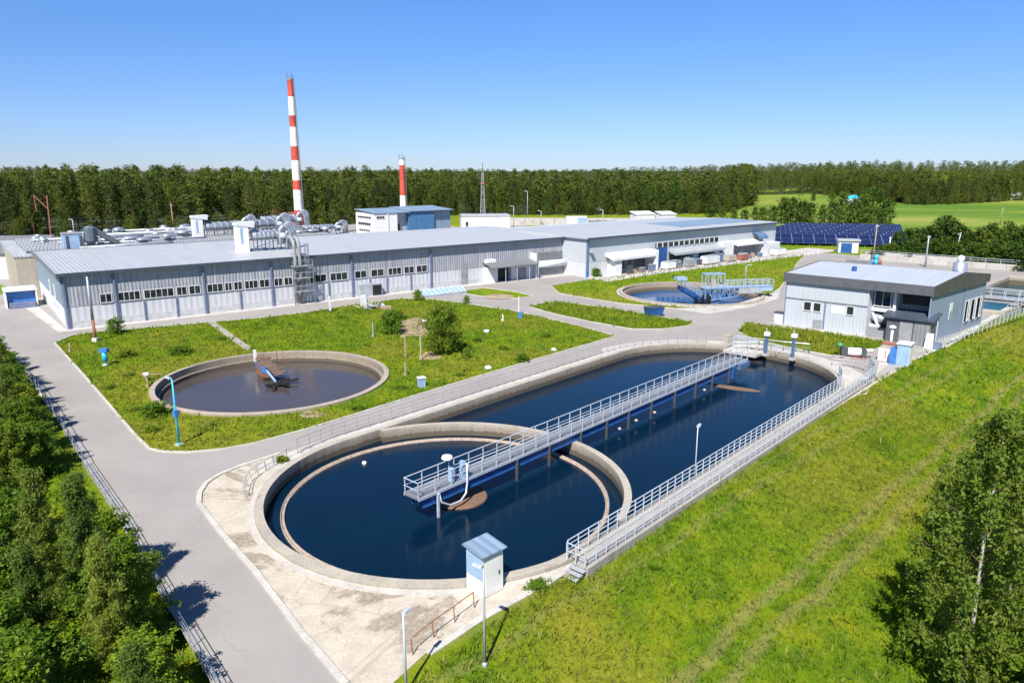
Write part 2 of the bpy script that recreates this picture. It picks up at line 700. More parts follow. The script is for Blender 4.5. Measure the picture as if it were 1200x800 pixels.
def sheet(name, outline, holes, mat, z=0., zfun=None, extra=(), keepers=()):
    """a triangulated sheet with holes; lies at z or follows zfun"""
    verts, edges = [], []
    for pl in [outline] + list(holes) + list(keepers):
        b = len(verts)
        verts += [Vector((p[0], p[1])) for p in pl]
        edges += [(b + i, b + (i + 1) % len(pl)) for i in range(len(pl))]
    verts += [Vector(p) for p in extra]
    v2, e2, f2, *_ = geometry.delaunay_2d_cdt(verts, edges, [], 0, 1e-4)
    P = np.array([(v.x, v.y) for v in v2])
    C = np.array([P[list(f)].mean(0) for f in f2])
    keep = in_poly(C, outline)
    for h in holes:
        keep &= ~in_poly(C, h)
    fs = [tuple(f) for f, k in zip(f2, keep) if k]
    me = bpy.data.meshes.new(name)
    me.from_pydata([(p[0], p[1], zfun(p[0], p[1]) if zfun else z) for p in P], [], fs)
    me.materials.append(MATS[mat])
    me.update()
    if len(me.polygons) and sum(p.normal.z for p in me.polygons) < 0:
        me.flip_normals()
    if zfun:
        me.polygons.foreach_set('use_smooth', [True] * len(me.polygons))
    o = bpy.data.objects.new(name, me)
    col.objects.link(o)
    return tag(o, kind='structure')


def circle(c, r, n=72):
    return [(c[0] + r * math.cos(2 * math.pi * k / n), c[1] + r * math.sin(2 * math.pi * k / n)) for k in range(n)]


# ------------------------------------------------------------------ layout
U = (.673, .740)
N = (.740, -.673)
C0 = (-4.57, 47.8)          # centre of the clarifier
BL = 40.6                   # straight length of the long basin
T1 = (-25.64, 75.26)        # murky round tank
T2 = (32.5, 130.6)          # far round tank


def bu(u, n):               # basin coordinates -> world
    return (C0[0] + u * U[0] + n * N[0], C0[1] + u * U[1] + n * N[1])


def stadium(r, k=40):
    pts = []
    for i in range(k + 1):
        t = math.pi / 2 + math.pi * i / k
        pts.append(bu(r * math.cos(t), r * math.sin(t)))
    for i in range(k + 1):
        t = -math.pi / 2 + math.pi * i / k
        pts.append(bu(BL + r * math.cos(t), r * math.sin(t)))
    return pts[::-1]


def sstep(a, b, x):
    t = min(1, max(0, (x - a) / (b - a)))
    return t * t * (3 - 2 * t)


def hz(x, y):
    """terrain height"""
    d = (x - BE[0]) * BN[0] + (y - BE[1]) * BN[1]
    z = 0.
    if d > 0 and y < 400:
        z -= 6.6 * (1 - math.exp(-max(0, d - .6) * .34 / 6.6) if d > .6 else 0)
        fade = 1 - sstep(150, 215, y)
        z *= fade
    # ground falls away a little behind the fence by the trees
    e = (x + 43.4) * -.777 + (y - 65.1) * -.63
    if e > 1.0 and y < 110:
        z -= 1.6 * sstep(1.0, 9, e) * (1 - sstep(85, 110, y))
    if y > 420 and x > 100:
        z += 9 * sstep(450, 760, y) * sstep(150, 420, x)
    return z


RBA, RBX, RBY = (39.6, 103.6), N, U         # right-hand plant building frame


def rb(x, y):
    return (RBA[0] + x * RBX[0] + y * RBY[0], RBA[1] + x * RBX[1] + y * RBY[1])


PIT = [rb(13.5, 30), rb(22.6, 30), rb(27.5, 78), rb(16, 78)]

berm_edge = [at(1500, 260), at(1200, 349.5), at(1104, 406), at(1070, 421), at(1010, 456), at(860, 549), at(668, 662), at(640, 681),
             at(560, 724), at(500, 764), at(450, 810), (-9.5, 22.0), (-16, 14)]
lawn_main = [at(*p) for p in [(64, 402), (84, 393.5), (112, 389), (150, 386), (300, 373), (360, 366), (415, 357), (470, 350), (508, 351), (540, 355),
                              (600, 364), (640, 372.5), (690, 385), (722, 394), (700, 400.5), (640, 418), (560, 441.5), (480, 466), (400, 491), (350, 506),
                              (300, 519.5), (260, 527), (220, 530.5), (190, 529.5), (175, 526), (160, 512), (100, 442)]]
lawn_mid = [at(*p) for p in [(620, 359.5), (640, 354.5), (660, 354), (720, 362), (768, 370.5), (808, 376.5), (813, 379), (807, 382), (777, 386), (741, 386), (690, 377), (645, 367)]]
lawn_far = [at(*p) for p in [(645, 334.5), (696, 327), (768, 318), (840, 310.5), (900, 303), (945, 297.5), (935, 308), (924, 325), (912, 341), (893, 350.5), (866, 357), (840, 360.5),
                             (792, 362), (729, 356), (690, 350), (655, 344)]]
lawn_small = [at(*p) for p in [(529, 342), (568, 337.5), (604, 342), (625, 347), (607, 350), (568, 348)]]
lawn_house = [at(*p) for p in [(863, 388), (876, 378), (899, 382), (960, 388.5), (1036, 400), (1038, 404), (1014, 416), (994, 420.5), (960, 414.5), (920, 407), (880, 397)]]
LAWNS = [lawn_main, lawn_mid, lawn_far, lawn_small, lawn_house]

big_hole = stadium(12.7)
t1_hole = circle(T1, 11.9)
t2_hole = circle(T2, 12.4)

# ground sheet to the horizon
ex = []
for i in range(60):
    for j in range(14):
        d = .5 + j * j * .22 + j * 1.1
        s = -40 + i * 4.2
        ex.append((BE[0] + BD[0] * s + BN[0] * d, BE[1] + BD[1] * s + BN[1] * d))
for i in range(24):
    for j in range(7):
        s = -20 + i * 5
        e = 1 + j * 2
        ex.append((-43.4 + .63 * s * -1 - .777 * e, 65.1 + .777 * s - .63 * e))
for i in range(22):
    for j in range(10):
        ex.append((60 + i * 45, 400 + j * 45))
big = [(-5000, -300), (5000, -300), (5000, 9000), (-5000, 9000)]
ground = sheet('ground', big, [big_hole, t1_hole, t2_hole, PIT], 'grass_ground', zfun=hz, extra=ex)

yard = [(-12, 14), (-11.5, 22), at(290, 880), at(240, 787), at(140, 611), at(60, 481), at(0, 398), at(-80, 330), at(-190, 312), (-150, 215), (30, 215), (78, 205), (122, 160), rb(30, 82)] + berm_edge[1:]
sheet('yard_asphalt', yard, LAWNS + [big_hole, PIT], 'asphalt', z=.012)

# pale apron round the clarifier
apron = [at(*p) for p in [(233, 590), (234, 578), (242, 566), (258, 556), (280, 547), (305, 539), (330, 531)]] + [bu(-1, -13.4), bu(6, -13.0)]
apron += [bu(8, 12.0), bu(-1.5, 14.0)] + [at(*p) for p in [(640, 681), (560, 724), (500, 764), (452, 808)]] + [(-9, 22), at(403, 800), at(350, 738), at(300, 671), at(262, 628)]
sheet('concrete_apron', apron, [stadium(12.75)], 'apron', z=.022)


def strip(pts, w, side=1):
    """polygon of width w along a polyline"""
    out = []
    for i, p in enumerate(pts):
        a = pts[max(i - 1, 0)]
        b = pts[min(i + 1, len(pts) - 1)]
        d = nrm2(a, b)
        out.append((p[0] - d[1] * w * side, p[1] + d[0] * w * side))
    return list(pts) + out[::-1]


def kerb(pts, w=.22, h=.12, closed=False, name='kerb'):
    mb = MB()
    n = len(pts)
    rng = range(n if closed else n - 1)

    def off(i):
        a = pts[(i - 1) % n] if (closed or i > 0) else pts[i]
        b = pts[(i + 1) % n] if (closed or i < n - 1) else pts[i]
        d = nrm2(a, b)
        return (-d[1] * w / 2, d[0] * w / 2)
    for i in rng:
        j = (i + 1) % n
        p, q = pts[i], pts[j]
        o1, o2 = off(i), off(j)
        mb.hexa([(p[0] - o1[0], p[1] - o1[1], -.05), (q[0] - o2[0], q[1] - o2[1], -.05), (q[0] + o2[0], q[1] + o2[1], -.05), (p[0] + o1[0], p[1] + o1[1], -.05),
                 (p[0] - o1[0], p[1] - o1[1], h), (q[0] - o2[0], q[1] - o2[1], h), (q[0] + o2[0], q[1] + o2[1], h), (p[0] + o1[0], p[1] + o1[1], h)])
    return tag(mb.build(name, 'kerb_concrete'), kind='structure')


def smooth_poly(pts, it=2):
    for _ in range(it):
        q = []
        for i in range(len(pts)):
            a, b = pts[i], pts[(i + 1) % len(pts)]
            q += [(a[0] * .75 + b[0] * .25, a[1] * .75 + b[1] * .25), (a[0] * .25 + b[0] * .75, a[1] * .25 + b[1] * .75)]
        pts = q
    return pts


for lw in LAWNS:
    kerb(lw, closed=True)
kerb([at(*p) for p in [(405, 802), (350, 738), (300, 671), (262, 628), (233, 591), (234, 578), (242, 566), (258, 556), (280, 547), (305, 539), (330, 531)]], w=.34)
kerb([at(*p) for p in [(-60, 345), (0, 398), (30, 436), (60, 481)]], w=.2)
be2 = [p for p in berm_edge[2:10]]
kerb([(p[0] + .1, p[1] - .1) for p in be2], w=.4, h=.06, name='berm_edging')
kerb([(p[0] + .1, p[1] - .1) for p in berm_edge[0:3]], w=.9, h=.05, name='berm_path')

# pavement along the long building, paths
MA = (-63., 100.4)
MR = R(37.5)
MX, MY = (math.cos(MR), math.sin(MR)), (-math.sin(MR), math.cos(MR))


def mw(s, d):
    return (MA[0] + s * MX[0] + d * MY[0], MA[1] + s * MX[1] + d * MY[1])


B2 = (15.6, 151.5)
B2R = R(40)
BX, BY = (math.cos(B2R), math.sin(B2R)), (-math.sin(B2R), math.cos(B2R))


def bw(s, d):
    return (B2[0] + s * BX[0] + d * BY[0], B2[1] + s * BX[1] + d * BY[1])


sheet('pavement', [mw(-1.2, -1.6), mw(40, -2.0), mw(72, -2.6), mw(96, -3.4), mw(96, .4), mw(-.2, .4), mw(-1.6, 27), mw(-3.6, 27)], [], 'concrete_pale', z=.034)
sheet('dock_yard', [bw(-1, -7), bw(20, -6.5), bw(72, -9), bw(92, -9), bw(92, .4), bw(-1, .4)], [], 'concrete_pale', z=.03)
sheet('garden_path', [at(243, 378), at(252, 377.5), at(294, 407), at(291, 411), at(286, 409)], [], 'concrete', z=.03)
sheet('dirt_path', [at(792, 362.5), at(850, 360), at(905, 343), at(915, 336), at(912, 350), at(880, 360), at(830, 368)], [], 'concrete_pale', z=.026)
# concrete round the far end of the basin
fe = [bu(BL + 16.0 * math.cos(t), 16.0 * math.sin(t)) for t in [R(-88 + i * 8) for i in range(20)]]
sheet('concrete_apron', [bu(BL - 3, -13)] + fe + [at(1030, 425), at(1063, 425), at(1020, 447), bu(BL + 3, 15), bu(BL - 2, 13)], [stadium(12.72)], 'concrete_pale', z=.036)
sheet('walkway', [bu(-7, -12.0), bu(-7.2, -13.6), bu(-3, -14.5), bu(BL, -14.6), bu(BL, -12.0)], [stadium(12.74)], 'concrete_pale', z=.03)
sheet('sand_path', [at(*p) for p in [(1022, 449), (1045, 437), (1080, 414), (1112, 405.5), (1104, 402), (1075, 409), (1050, 420), (1030, 436)]], [], 'concrete', z=.044)
sheet('bare_soil', smooth_poly([at(*p) for p in [(566, 349), (570, 345.5), (590, 344.5), (604, 347), (600, 350.5), (580, 351)]]), [], 'soil', z=.07)
sheet('bare_soil', smooth_poly([at(*p) for p in [(463, 388), (468, 378), (480, 373), (492, 372), (503, 378), (506, 388), (499, 396), (483, 393), (470, 397)]]), [], 'soil', z=.03)
sheet('bare_soil', smooth_poly([at(*p) for p in [(488, 421), (500, 411), (512, 414), (520, 419), (505, 422)]]), [], 'soil', z=.03)
sheet('bare_soil', smooth_poly([at(*p) for p in [(348, 487), (362, 480), (383, 484), (374, 489), (358, 490)]]), [], 'soil', z=.03)
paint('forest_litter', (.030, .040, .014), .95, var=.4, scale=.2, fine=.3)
FRONT = [(-330, 222), (-235, 236), (-172, 246), (-119, 256), (-88, 285), (-62, 318), (-30, 372), (43, 372), (108, 384), (150, 470), (186, 600), (205, 648), (262, 650), (262, 478), (300, 492), (392, 545), (720, 740)]
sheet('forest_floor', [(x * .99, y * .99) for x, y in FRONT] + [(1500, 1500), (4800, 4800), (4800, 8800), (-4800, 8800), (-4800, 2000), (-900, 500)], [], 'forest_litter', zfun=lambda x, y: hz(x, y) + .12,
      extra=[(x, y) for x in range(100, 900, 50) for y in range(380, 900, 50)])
sheet('meadow', [(95, 300), (120, 400), (170, 700), (900, 900), (900, 300), (420, 215), (170, 225)], [], 'meadow', zfun=lambda x, y: hz(x, y) + .06,
      extra=[(x, y) for x in range(100, 900, 50) for y in range(280, 880, 50)])

# ------------------------------------------------------------------ the long basin with its clarifier
basin = thing('settling_basin', 'long concrete basin with rounded ends holding dark blue water under a footbridge', 'basin', (*C0, 0))


def rel0(pl):
    return [(p[0] - C0[0], p[1] - C0[1]) for p in pl]


MB().ring(rel0(stadium(13.0)), rel0(stadium(12.42)), -2.2, .36).build('outer_wall', 'basin_concrete', basin)


def arc_wall(c, r0, r1, z0, z1, a0, a1, n=60, mb=None):
    mb = mb or MB()
    mb.lathe(c[0], c[1], [(r1, z0), (r1, z1), (r0, z1), (r0, z0)], n, closed=True, a0=a0, a1=a1)
    return mb


UA = math.atan2(U[1], U[0])
mbw = arc_wall((0, 0), 12.4, 12.92, -2.2, .355, UA - R(74), UA + R(74))
mbw.build('partition_wall', 'basin_concrete', basin)
arc_wall((0, 0), 12.98, 13.45, -.3, .10, UA + R(84), UA + R(276), 60).build('footing', 'basin_pale', basin)
# weir ring: two thin lips just over the water
mbr = MB()
mbr.lathe(0, 0, [(11.15, -1.2), (11.15, -.56), (11.22, -.56), (11.22, -.62), (11.36, -.62), (11.36, -.54), (11.42, -.54), (11.42, -1.2)], 96)
mbr.build('weir_ring', 'rust', basin, True)
paint('weir', (.30, .24, .20), .85, var=.3, scale=3)
basin.children[-1].data.materials[0] = MATS['weir']

me_w = sheet('water', stadium(12.5), [], 'water_deep', z=-.7)

# scum raft round the central well
well = thing('scum_raft', 'brown round raft of scum under the bridge end in the big basin', 'scum raft', (*at(538, 579, -.5), -.7))
MB().lathe(0, 0, [(.001, .16), (1.2, .17), (1.95, .14), (2.02, .05), (2.0, -.3)], 40).build('scum', 'scum', well)
tag(MB().prism(smooth_poly([(p[0], p[1]) for p in [at(824, 446, -.7), at(838, 450, -.7), at(865, 453, -.7), at(893, 458, -.7), at(888, 459.5, -.7), at(860, 457, -.7), at(834, 452, -.7)]], 1), -.72, -.685)
    .build('foam_streak', 'scum'), kind='stuff')
o = MB().lathe(0, 0, [(0.001, -.15), (.16, -.08), (.2, .05), (.14, .16), (.001, .2)], 12).build('float', 'white_paint', None, True)
put(tag(o, 'small white float drifting alone on the dark basin water', 'float'), (*at(427, 543, -.7), -.68))


# ------------------------------------------------------------------ railings
def resample(pts, sp):
    L = [0]
    for a, b in zip(pts, pts[1:]):
        L.append(L[-1] + math.dist(a, b))
    n = max(1, round(L[-1] / sp))
    out = []
    for k in range(n + 1):
        t = L[-1] * k / n
        i = max(j for j in range(len(L)) if L[j] <= t + 1e-9)
        i = min(i, len(pts) - 2)
        f = (t - L[i]) / max(1e-9, L[i + 1] - L[i])
        out.append(tuple(a + (b - a) * f for a, b in zip(pts[i], pts[i + 1])))
    return out


def railing(label, pts, h=1.1, sp=1.6, mat='rail_white', mids=(.55,), r=.03, group=None, name='railing', cat='railing', topmat=None, lean=0):
    o = pts[0]
    root = thing(name, label, cat, o, group=group)
    q = resample([tuple(c - d for c, d in zip(p, o)) for p in pts], sp)
    post = MB().box(-r, r, -r, r, 0, h).build('post', mat, root)
    if lean:
        post.rotation_euler = (lean, -lean * .6, 0)
    part_copies(post, q[1:])
    MB().tube([(x, y, z + h) for x, y, z in q], r * 1.15, 5).build('top_rail', topmat or mat, root)
    for m in mids:
        MB().tube([(x, y, z + h * m) for x, y, z in q], r * .85, 5).build('mid_rail', mat, root)
    return root


def b3(u, n, z=.4):
    return (*bu(u, n), z)


ua = [b3(u, 12.72) for u in (-2.5, 10, 25, BL)] + [b3(BL + 12.72 * math.sin(R(t)), 12.72 * math.cos(R(t))) for t in (6, 12, 18, 24, 30)]
railing('long pale steel railing on the water side of the narrow walkway beside the slope', ua, 1.2, 1.0, mids=(.27, .52, .76), r=.032)
ub = [b3(u, 14.0, .38) for u in (-2.5, 10, 25, BL, 46)] + [b3(50.5, 13.6, .38), b3(54.0, 12.0, .2)]
railing('long pale steel railing on the grass side of the narrow walkway beside the slope', ub, 1.1, 1.0, mids=(.27, .52, .76), r=.03)
railing('short pale railing closing the near end of the narrow walkway', [b3(-2.58, 12.72), b3(-2.58, 14.0)], 1.1, .65, r=.032)
wk = thing('narrow_walkway', 'narrow concrete walkway between two railings along the basin edge', 'walkway', (*C0, 0))
mbk = MB()
for a, b in ((-2.5, BL + 7),):
    p = [bu(a, 13.06), bu(a, 14.15), bu(b, 14.15), bu(b, 13.06)]
    mbk.prism(rel0(p), -.6, .36)
mbk.build('slab', 'concrete', wk)
mbg = MB()
for k in range(3):
    p = [bu(-2.55 - k * .32, 13.1), bu(-2.55 - k * .32, 14.1), bu(-2.85 - k * .32, 14.1), bu(-2.85 - k * .32, 13.1)]
    mbg.prism(rel0(p), .2 - k * .12, .26 - k * .12)
mbg.build('step', 'rail_grey', wk)
left = [b3(-3.6, -13.7, .05), b3(0, -14.3, .05), b3(20, -14.35, .05), b3(BL - 2, -14.4, .05)] + [b3(BL + 14.4 * math.sin(R(t)), -14.4 * math.cos(R(t)), .05) for t in (10, 20, 30, 40, 50, 58)]
railing('long thin railing on the road side of the basin, curving round its far end', left, 1.15, 1.25, mat='mid_grey', mids=(.36, .68), r=.026)
railing('bent leftover piece of thin railing beside the rounded basin end', [(*at(288, 583), 0), (*at(289, 572), 0), (*at(296, 562), 0), (*at(310, 553), 0), (*at(322, 546), 0)], .9, 1.0, mat='rail_grey', mids=(.5,), r=.022, lean=.16)
railing('low thin railing end beside weeds at the road bend', [(*at(324, 545), 0), (*at(335, 538), 0), (*at(352, 531), 0)], .8, 1.3, mat='rail_grey', mids=(), r=.022)
railing('rusty sagging railing at the foot of the apron near the white kiosk', [(*at(484, 767), 0), (*at(507, 748), 0), (*at(540, 724), 0), (*at(556, 712), 0)], .95, 1.35, mat='rust', mids=(), r=.024, lean=.1)

# ------------------------------------------------------------------ bridge over the basin
br = thing('scraper_bridge', 'long steel footbridge with blue girder crossing the dark basin', 'footbridge', (*bu(0, 0), 0), UA)
# local x along u, local y = -n side (left); near side is negative y
y0, y1 = -1.75, -.35
bl0, bl1 = -4.2, 44.6
MB().box(bl0, bl1, y0, y1, 1.06, 1.16).build('deck', 'grating', br)
mbx = MB().box(bl0 + .5, bl1, y0 + .12, y0 + .2, .40, 1.055).box(bl0 + .5, bl1, y1 - .2, y1 - .12, .40, 1.055)
mbx.box(bl0 + .5, bl1, y0 + .05, y0 + .27, .33, .398).box(bl0 + .5, bl1, y1 - .27, y1 - .05, .33, .398)
for k in range(25):
    x = bl0 + .6 + k * 2
    mbx.box(x, x + .08, y0 + .21, y1 - .21, .45, 1.0)
mbx.build('girder', 'deep_blue', br)
mbe = MB().box(bl0, bl1, y0 - .05, y0 - .002, 1.0, 1.20).box(bl0, bl1, y1 + .002, y1 + .05, 1.0, 1.24)
mbe.build('kick_plate', 'rail_white', br)
post = MB().box(-.03, .03, -.03, .03, 1.17, 2.28).build('post', 'rail_white', br)
offs = []
nb = 33
for k in range(nb + 1):
    x = bl0 + .05 + (bl1 - bl0 - .1) * k / nb
    for y in (y0 + .03, y1 - .03):
        offs.append((x, y, 0))
post.location = offs[0]
part_copies(post, offs[1:])
for y in (y0 + .03, y1 - .03):
    MB().tube([(bl0, y, 2.28), (bl1, y, 2.28)], .036, 6).build('hand_rail', 'rail_white', br)
    MB().tube([(bl0, y, 1.75), (bl1, y, 1.75)], .026, 5).build('mid_rail', 'rail_white', br)
MB().tube([(bl0, y0, 2.28), (bl0, y1, 2.28)], .036, 6).tube([(bl0, y0, 1.75), (bl0, y1, 1.75)], .03, 5).build('end_rail', 'rail_white', br)
brk = MB().box(-.05, .05, y0 - .12, y0 + .1, -.75, 1.0).build('hanger', 'dark_metal', br)
brk.location = (5.4, 0, 0)
part_copies(brk, [(9.2, 0, 0), (13.3, 0, 0), (17.0, 0, 0), (20.4, 0, 0), (24.2, 0, 0), (28.5, 0, 0), (32.6, 0, 0), (36.2, 0, 0), (40.1, 0, 0)])
bf = MB().lathe(0, 0, [(.001, -.10), (.14, -.04), (.17, .05), (.10, .14), (.001, .16)], 10).build('roller', 'cream', br)
bf.location = (19.0, y0 - .02, -.3)
part_copies(bf, [(21.6, y0 - .05, -.2), (24.8, y0 - .02, -.25), (34.5, y0 - .05, -.25)])
MB().tube([(.2, y0 - .03, 2.35), (.2, y0 - .06, 1.0), (.0, y0 - .12, .2), (-.6, y0 - .2, -.15), (-1.6, y0 - .2, -.1), (-2.3, y0 - .12, .35), (-2.4, y0, 1.0)], .075, 8).build('loop_pipe', 'rail_white', br, True)
MB().box(-.05, .22, y0 + .07, y0 + .45, 1.17, 2.45).build('control_box', 'pale_blue', br)
MB().box(-.9, -.6, y0 + .3, y0 + .7, 1.17, 2.1).build('motor', 'pale_blue', br)
MB().box(-2.6, -2.45, y0 - .13, y0 + .02, -.7, 1.0).build('leg', 'rail_white', br)
lampb = MB().tube([(-.75, -1.0, 1.17), (-.75, -1.0, 2.7)], .04, 6).build('lamp_pole', 'rail_white', br)
MB().lathe(-.9, -1.0, [(.001, 2.68), (.3, 2.72), (.42, 2.82), (.34, 3.0), (.001, 3.08)], 16).build('lamp_head', 'white_paint', br, True)
MB().box(42.2, 44.5, y0 - .35, y1 + .3, .42, .98).build('carriage', 'dusty_blue', br)
MB().box(40.6, 41.3, y0 - .3, y0 + .0, -.3, .95).build('drive_box', 'deep_blue', br)


# ------------------------------------------------------------------ kiosk and lamp posts
ki = thing('kiosk', 'narrow white metal cabinet with tilted blue-grey roof standing on the pale apron', 'kiosk', (*at(566, 703), .02), R(44))
# local corner at the near edge; x goes right-back, y goes left-back
MB().box(0, 1.45, 0, 1.3, .05, 1.15).build('lower_panel', 'white_paint', ki)
mbu = MB().box(.003, 1.447, .003, 1.297, 1.15, 2.42)
mbu.build('upper_panel', 'white_paint', ki)
MB().box(-.012, .002, .01, 1.29, 1.06, 2.38).build('upper_side_blue', 'pale_blue', ki)  # pale blue tone laid over the upper half of one side face
MB().hexa([(-.16, -.16, 2.46), (1.62, -.16, 2.46), (1.62, 1.46, 2.66), (-.16, 1.46, 2.66), (-.16, -.16, 2.53), (1.62, -.16, 2.53), (1.62, 1.46, 2.73), (-.16, 1.46, 2.73)]).build('roof', 'roof_blue', ki)
MB().box(.2, 1.25, -.015, -.002, .2, 2.2).build('door', 'white_paint', ki)
MB().box(.05, 1.4, .05, 1.25, 0, .05).build('base', 'dark_grey', ki)
MB().box(1.1, 1.16, -.06, -.016, 1.1, 1.3).build('handle', 'dark_metal', ki)


def lamp_post(label, base, h, mat, hm='rail_white', arm=.3, r=.07, group=None, ang=None):
    root = thing('lamp_post', label, 'lamp post', base, ang or 0, group)
    MB().tube([(0, 0, -.3), (0, 0, h * .55), (0, 0, h)], [r, r * .85, r * .6], 8).build('pole', mat, root, True)
    MB().tube([(0, 0, h - .08), (arm, 0, h + .03)], r * .5, 6).build('arm', mat, root)
    MB().hexa([(arm * .5, -.13, h + .0), (arm + .45, -.10, h + .05), (arm + .45, .10, h + .05), (arm * .5, .13, h + .0),
               (arm * .5, -.1, h + .13), (arm + .45, -.07, h + .13), (arm + .45, .07, h + .13), (arm * .5, .1, h + .13)]).build('lamp_head', hm, root)
    MB().lathe(0, 0, [(r * 1.9, -.1), (r * 1.9, .12), (r, .2)], 8).build('base', mat, root)
    return root


p = at(568, 782, -.55)
lamp_post('pale grey lamp post standing in the grass before the white kiosk', (*p, hz(*p)), 5.0, 'rail_grey', arm=.12, ang=R(150))
p = at(476, 810)
lp = lamp_post('short pale lamp post with slim upright head at the apron corner', (*p, 0), 3.75, 'rail_white', arm=.02, ang=R(60))
lamp_post('slim pale lamp post rising from the railing beside the basin water', (*bu(11.9, 12.9), .4), 4.1, 'rail_white', arm=.1, r=.05, ang=R(60))
p = at(210, 521)
bp = lamp_post('bright blue lamp post on the grass beside the murky round tank', (*p, 0), 5.6, 'turquoise', arm=.35, r=.1, ang=R(150))
MB().box(-.17, .17, -.17, .17, 2.45, 3.0).build('switch_box', 'blue_paint', bp)
MB().box(-.28, .28, -.28, .28, -.1, .1).build('footing', 'concrete_pale', bp)

# ------------------------------------------------------------------ murky round tank
t1 = thing('round_tank', 'sunken round concrete tank full of murky grey-brown water', 'tank', (*T1, 0))
MB().lathe(0, 0, [(12.2, -.3), (12.2, .20), (11.65, .24), (11.65, -2.5)], 96).build('wall', 'basin_dirty', t1)
MB().lathe(0, 0, [(11.63, -.50), (11.35, -.46), (11.3, -.54), (11.3, -1.1)], 96).build('ledge', 'basin_dirty', t1)
sheet('water', circle(T1, 11.7), [], 'water_murky', z=-.9)
# broken scraper in the tank
pa, pb = at(302, 424, .4), at(326, 447, -.5)
ang = math.atan2(pb[1] - pa[1], pb[0] - pa[0])
L1 = math.dist(pa, pb)
sc = thing('fallen_scraper', 'rusty collapsed scraper arm with blue plates lying in the murky tank', 'scraper', (*pa, 0), ang)
hh = lambda x: .75 - .75 * x / L1
rr = random.Random(8)
mbd_ = MB()
for k in range(15):
    x = -.6 + k * (L1 + .2) / 15
    dx = (L1 + .2) / 15 - .05
    z = hh(x) + rr.uniform(-.10, .08)
    a_, b_ = -.1 + rr.uniform(-.15, .1), 1.2 + rr.uniform(-.35, .35)
    mbd_.hexa([(x, a_, z), (x + dx, a_, z - .05), (x + dx, b_, z - .05 + rr.uniform(-.1, .1)), (x, b_, z), (x, a_, z + .1), (x + dx, a_, z + .05), (x + dx, b_, z + .06), (x, b_, z + .1)])
mbd_.build('deck', 'old_rust', sc)
MB().hexa([(.1, -.22, -.9), (L1 * .62, -.22, -.95), (L1 * .62, -.12, -.95), (.1, -.12, -.9), (.1, -.22, .55), (L1 * .62, -.22, .15), (L1 * .62, -.12, .15), (.1, -.12, .55)]).build('girder', 'rust', sc)
MB().box(1.7, 3.4, -.30, -.225, -.3, .42).build('blue_plate', 'blue_paint', sc)
MB().box(.1, .5, -.30, -.225, -.1, .62).build('blue_plate', 'blue_paint', sc)
MB().tube([(3.6, -.25, .2), (L1, -.25, -.5)], .12, 6).build('brace', 'pale_blue', sc)
mbz = MB()
rr = random.Random(3)
for k in range(9):
    a = rr.uniform(0, 6.28)
    x, y = L1 - .5 + rr.uniform(-1.6, 1.4), rr.uniform(-.8, 1.0)
    mbz.bar((x, y, -.9 + rr.uniform(0, .4)), (x + math.cos(a) * 1.5, y + math.sin(a) * 1.5, -.8 + rr.uniform(0, .5)), .35, .25)
mbz.build('wreckage', 'black', sc)
ps = MB().box(-.03, .03, -.03, .03, 0, 1.1).build('post', 'rust', sc)
ps.location = (3.2, 1.85, hh(3.2) + .1)
part_copies(ps, [(4.2, 1.85, hh(4.2) + .1), (5.2, 1.85, hh(5.2) + .1), (1.2, 1.85, hh(1.2) + .1)])
MB().box(-.75, -.5, -.2, .1, .3, 1.7).build('end_post', 'white_paint', sc)
lmp = thing('broken_lamp', 'broken white lamp head lying low in the grass by the murky tank', 'lamp', (*at(172, 446), 0), R(20))
MB().lathe(0, 0, [(.001, .5), (.3, .55), (.4, .7), (.25, .9), (.001, .95)], 14).build('shade', 'white_paint', lmp, True)
MB().tube([(.2, 0, .7), (1.6, .2, .55)], .06, 6).build('arm', 'wood', lmp)
MB().tube([(0, 0, 0), (0, 0, .6)], .06, 6).build('stand', 'wood', lmp)

# ------------------------------------------------------------------ far round tank with its bridge
t2 = thing('round_tank', 'far round concrete tank of bright blue water with stepped walls', 'tank', (*T2, 0))
MB().lathe(0, 0, [(12.9, -.3), (12.9, .30), (12.25, .32), (12.25, -.25), (11.9, -.27), (11.9, -.55), (11.6, -.57), (11.6, -.85), (11.3, -.87), (11.3, -2.2)], 80).build('wall', 'basin_dirty', t2)
MB().lathe(0, 0, [(12.98, -.1), (12.98, .16), (13.35, .15), (13.35, -.1)], 80).build('footing', 'basin_pale', t2)
sheet('water', circle(T2, 11.5), [], 'water_blue', z=-1.15)
pa, pb = at(822, 351, 0), at(903, 345, .4)
ang = math.atan2(pb[1] - pa[1], pb[0] - pa[0])
L2 = math.dist(pa, pb)
fb = thing('scraper_bridge', 'light blue scraper bridge with raised gangway over the far round tank', 'footbridge', (*pa, 0), ang)
MB().box(0, L2, -.7, .7, 2.0, 2.15).build('deck', 'pale_blue', fb)
g_ = MB()
for yy in (-.6, .6):
    g_.bar((.2, yy, -.3), (L2 * .5, yy, .5), .16).bar((.2, yy, 1.9), (L2 * .5, yy, 1.9), .16)
    for k in range(7):
        xa, xb = .3 + k * L2 * .07, .3 + (k + 1) * L2 * .07
        za, zb = -.3 + .8 * k / 7, -.3 + .8 * (k + 1) / 7
        g_.bar((xa, yy, za), (xa, yy, 1.9), .12).bar((xa, yy, za if k % 2 else 1.9), (xb, yy, 1.9 if k % 2 else zb), .1)
g_.build('truss', 'truss_blue', fb)
MB().box(.3, 3.2, -.45, .45, -.9, .9).build('feed_box', 'dusty_blue', fb)
MB().box(L2 * .5 + .02, L2 * .80, -.62, -.5, .9, 1.99).build('girder_plate', 'grey_metal', fb)
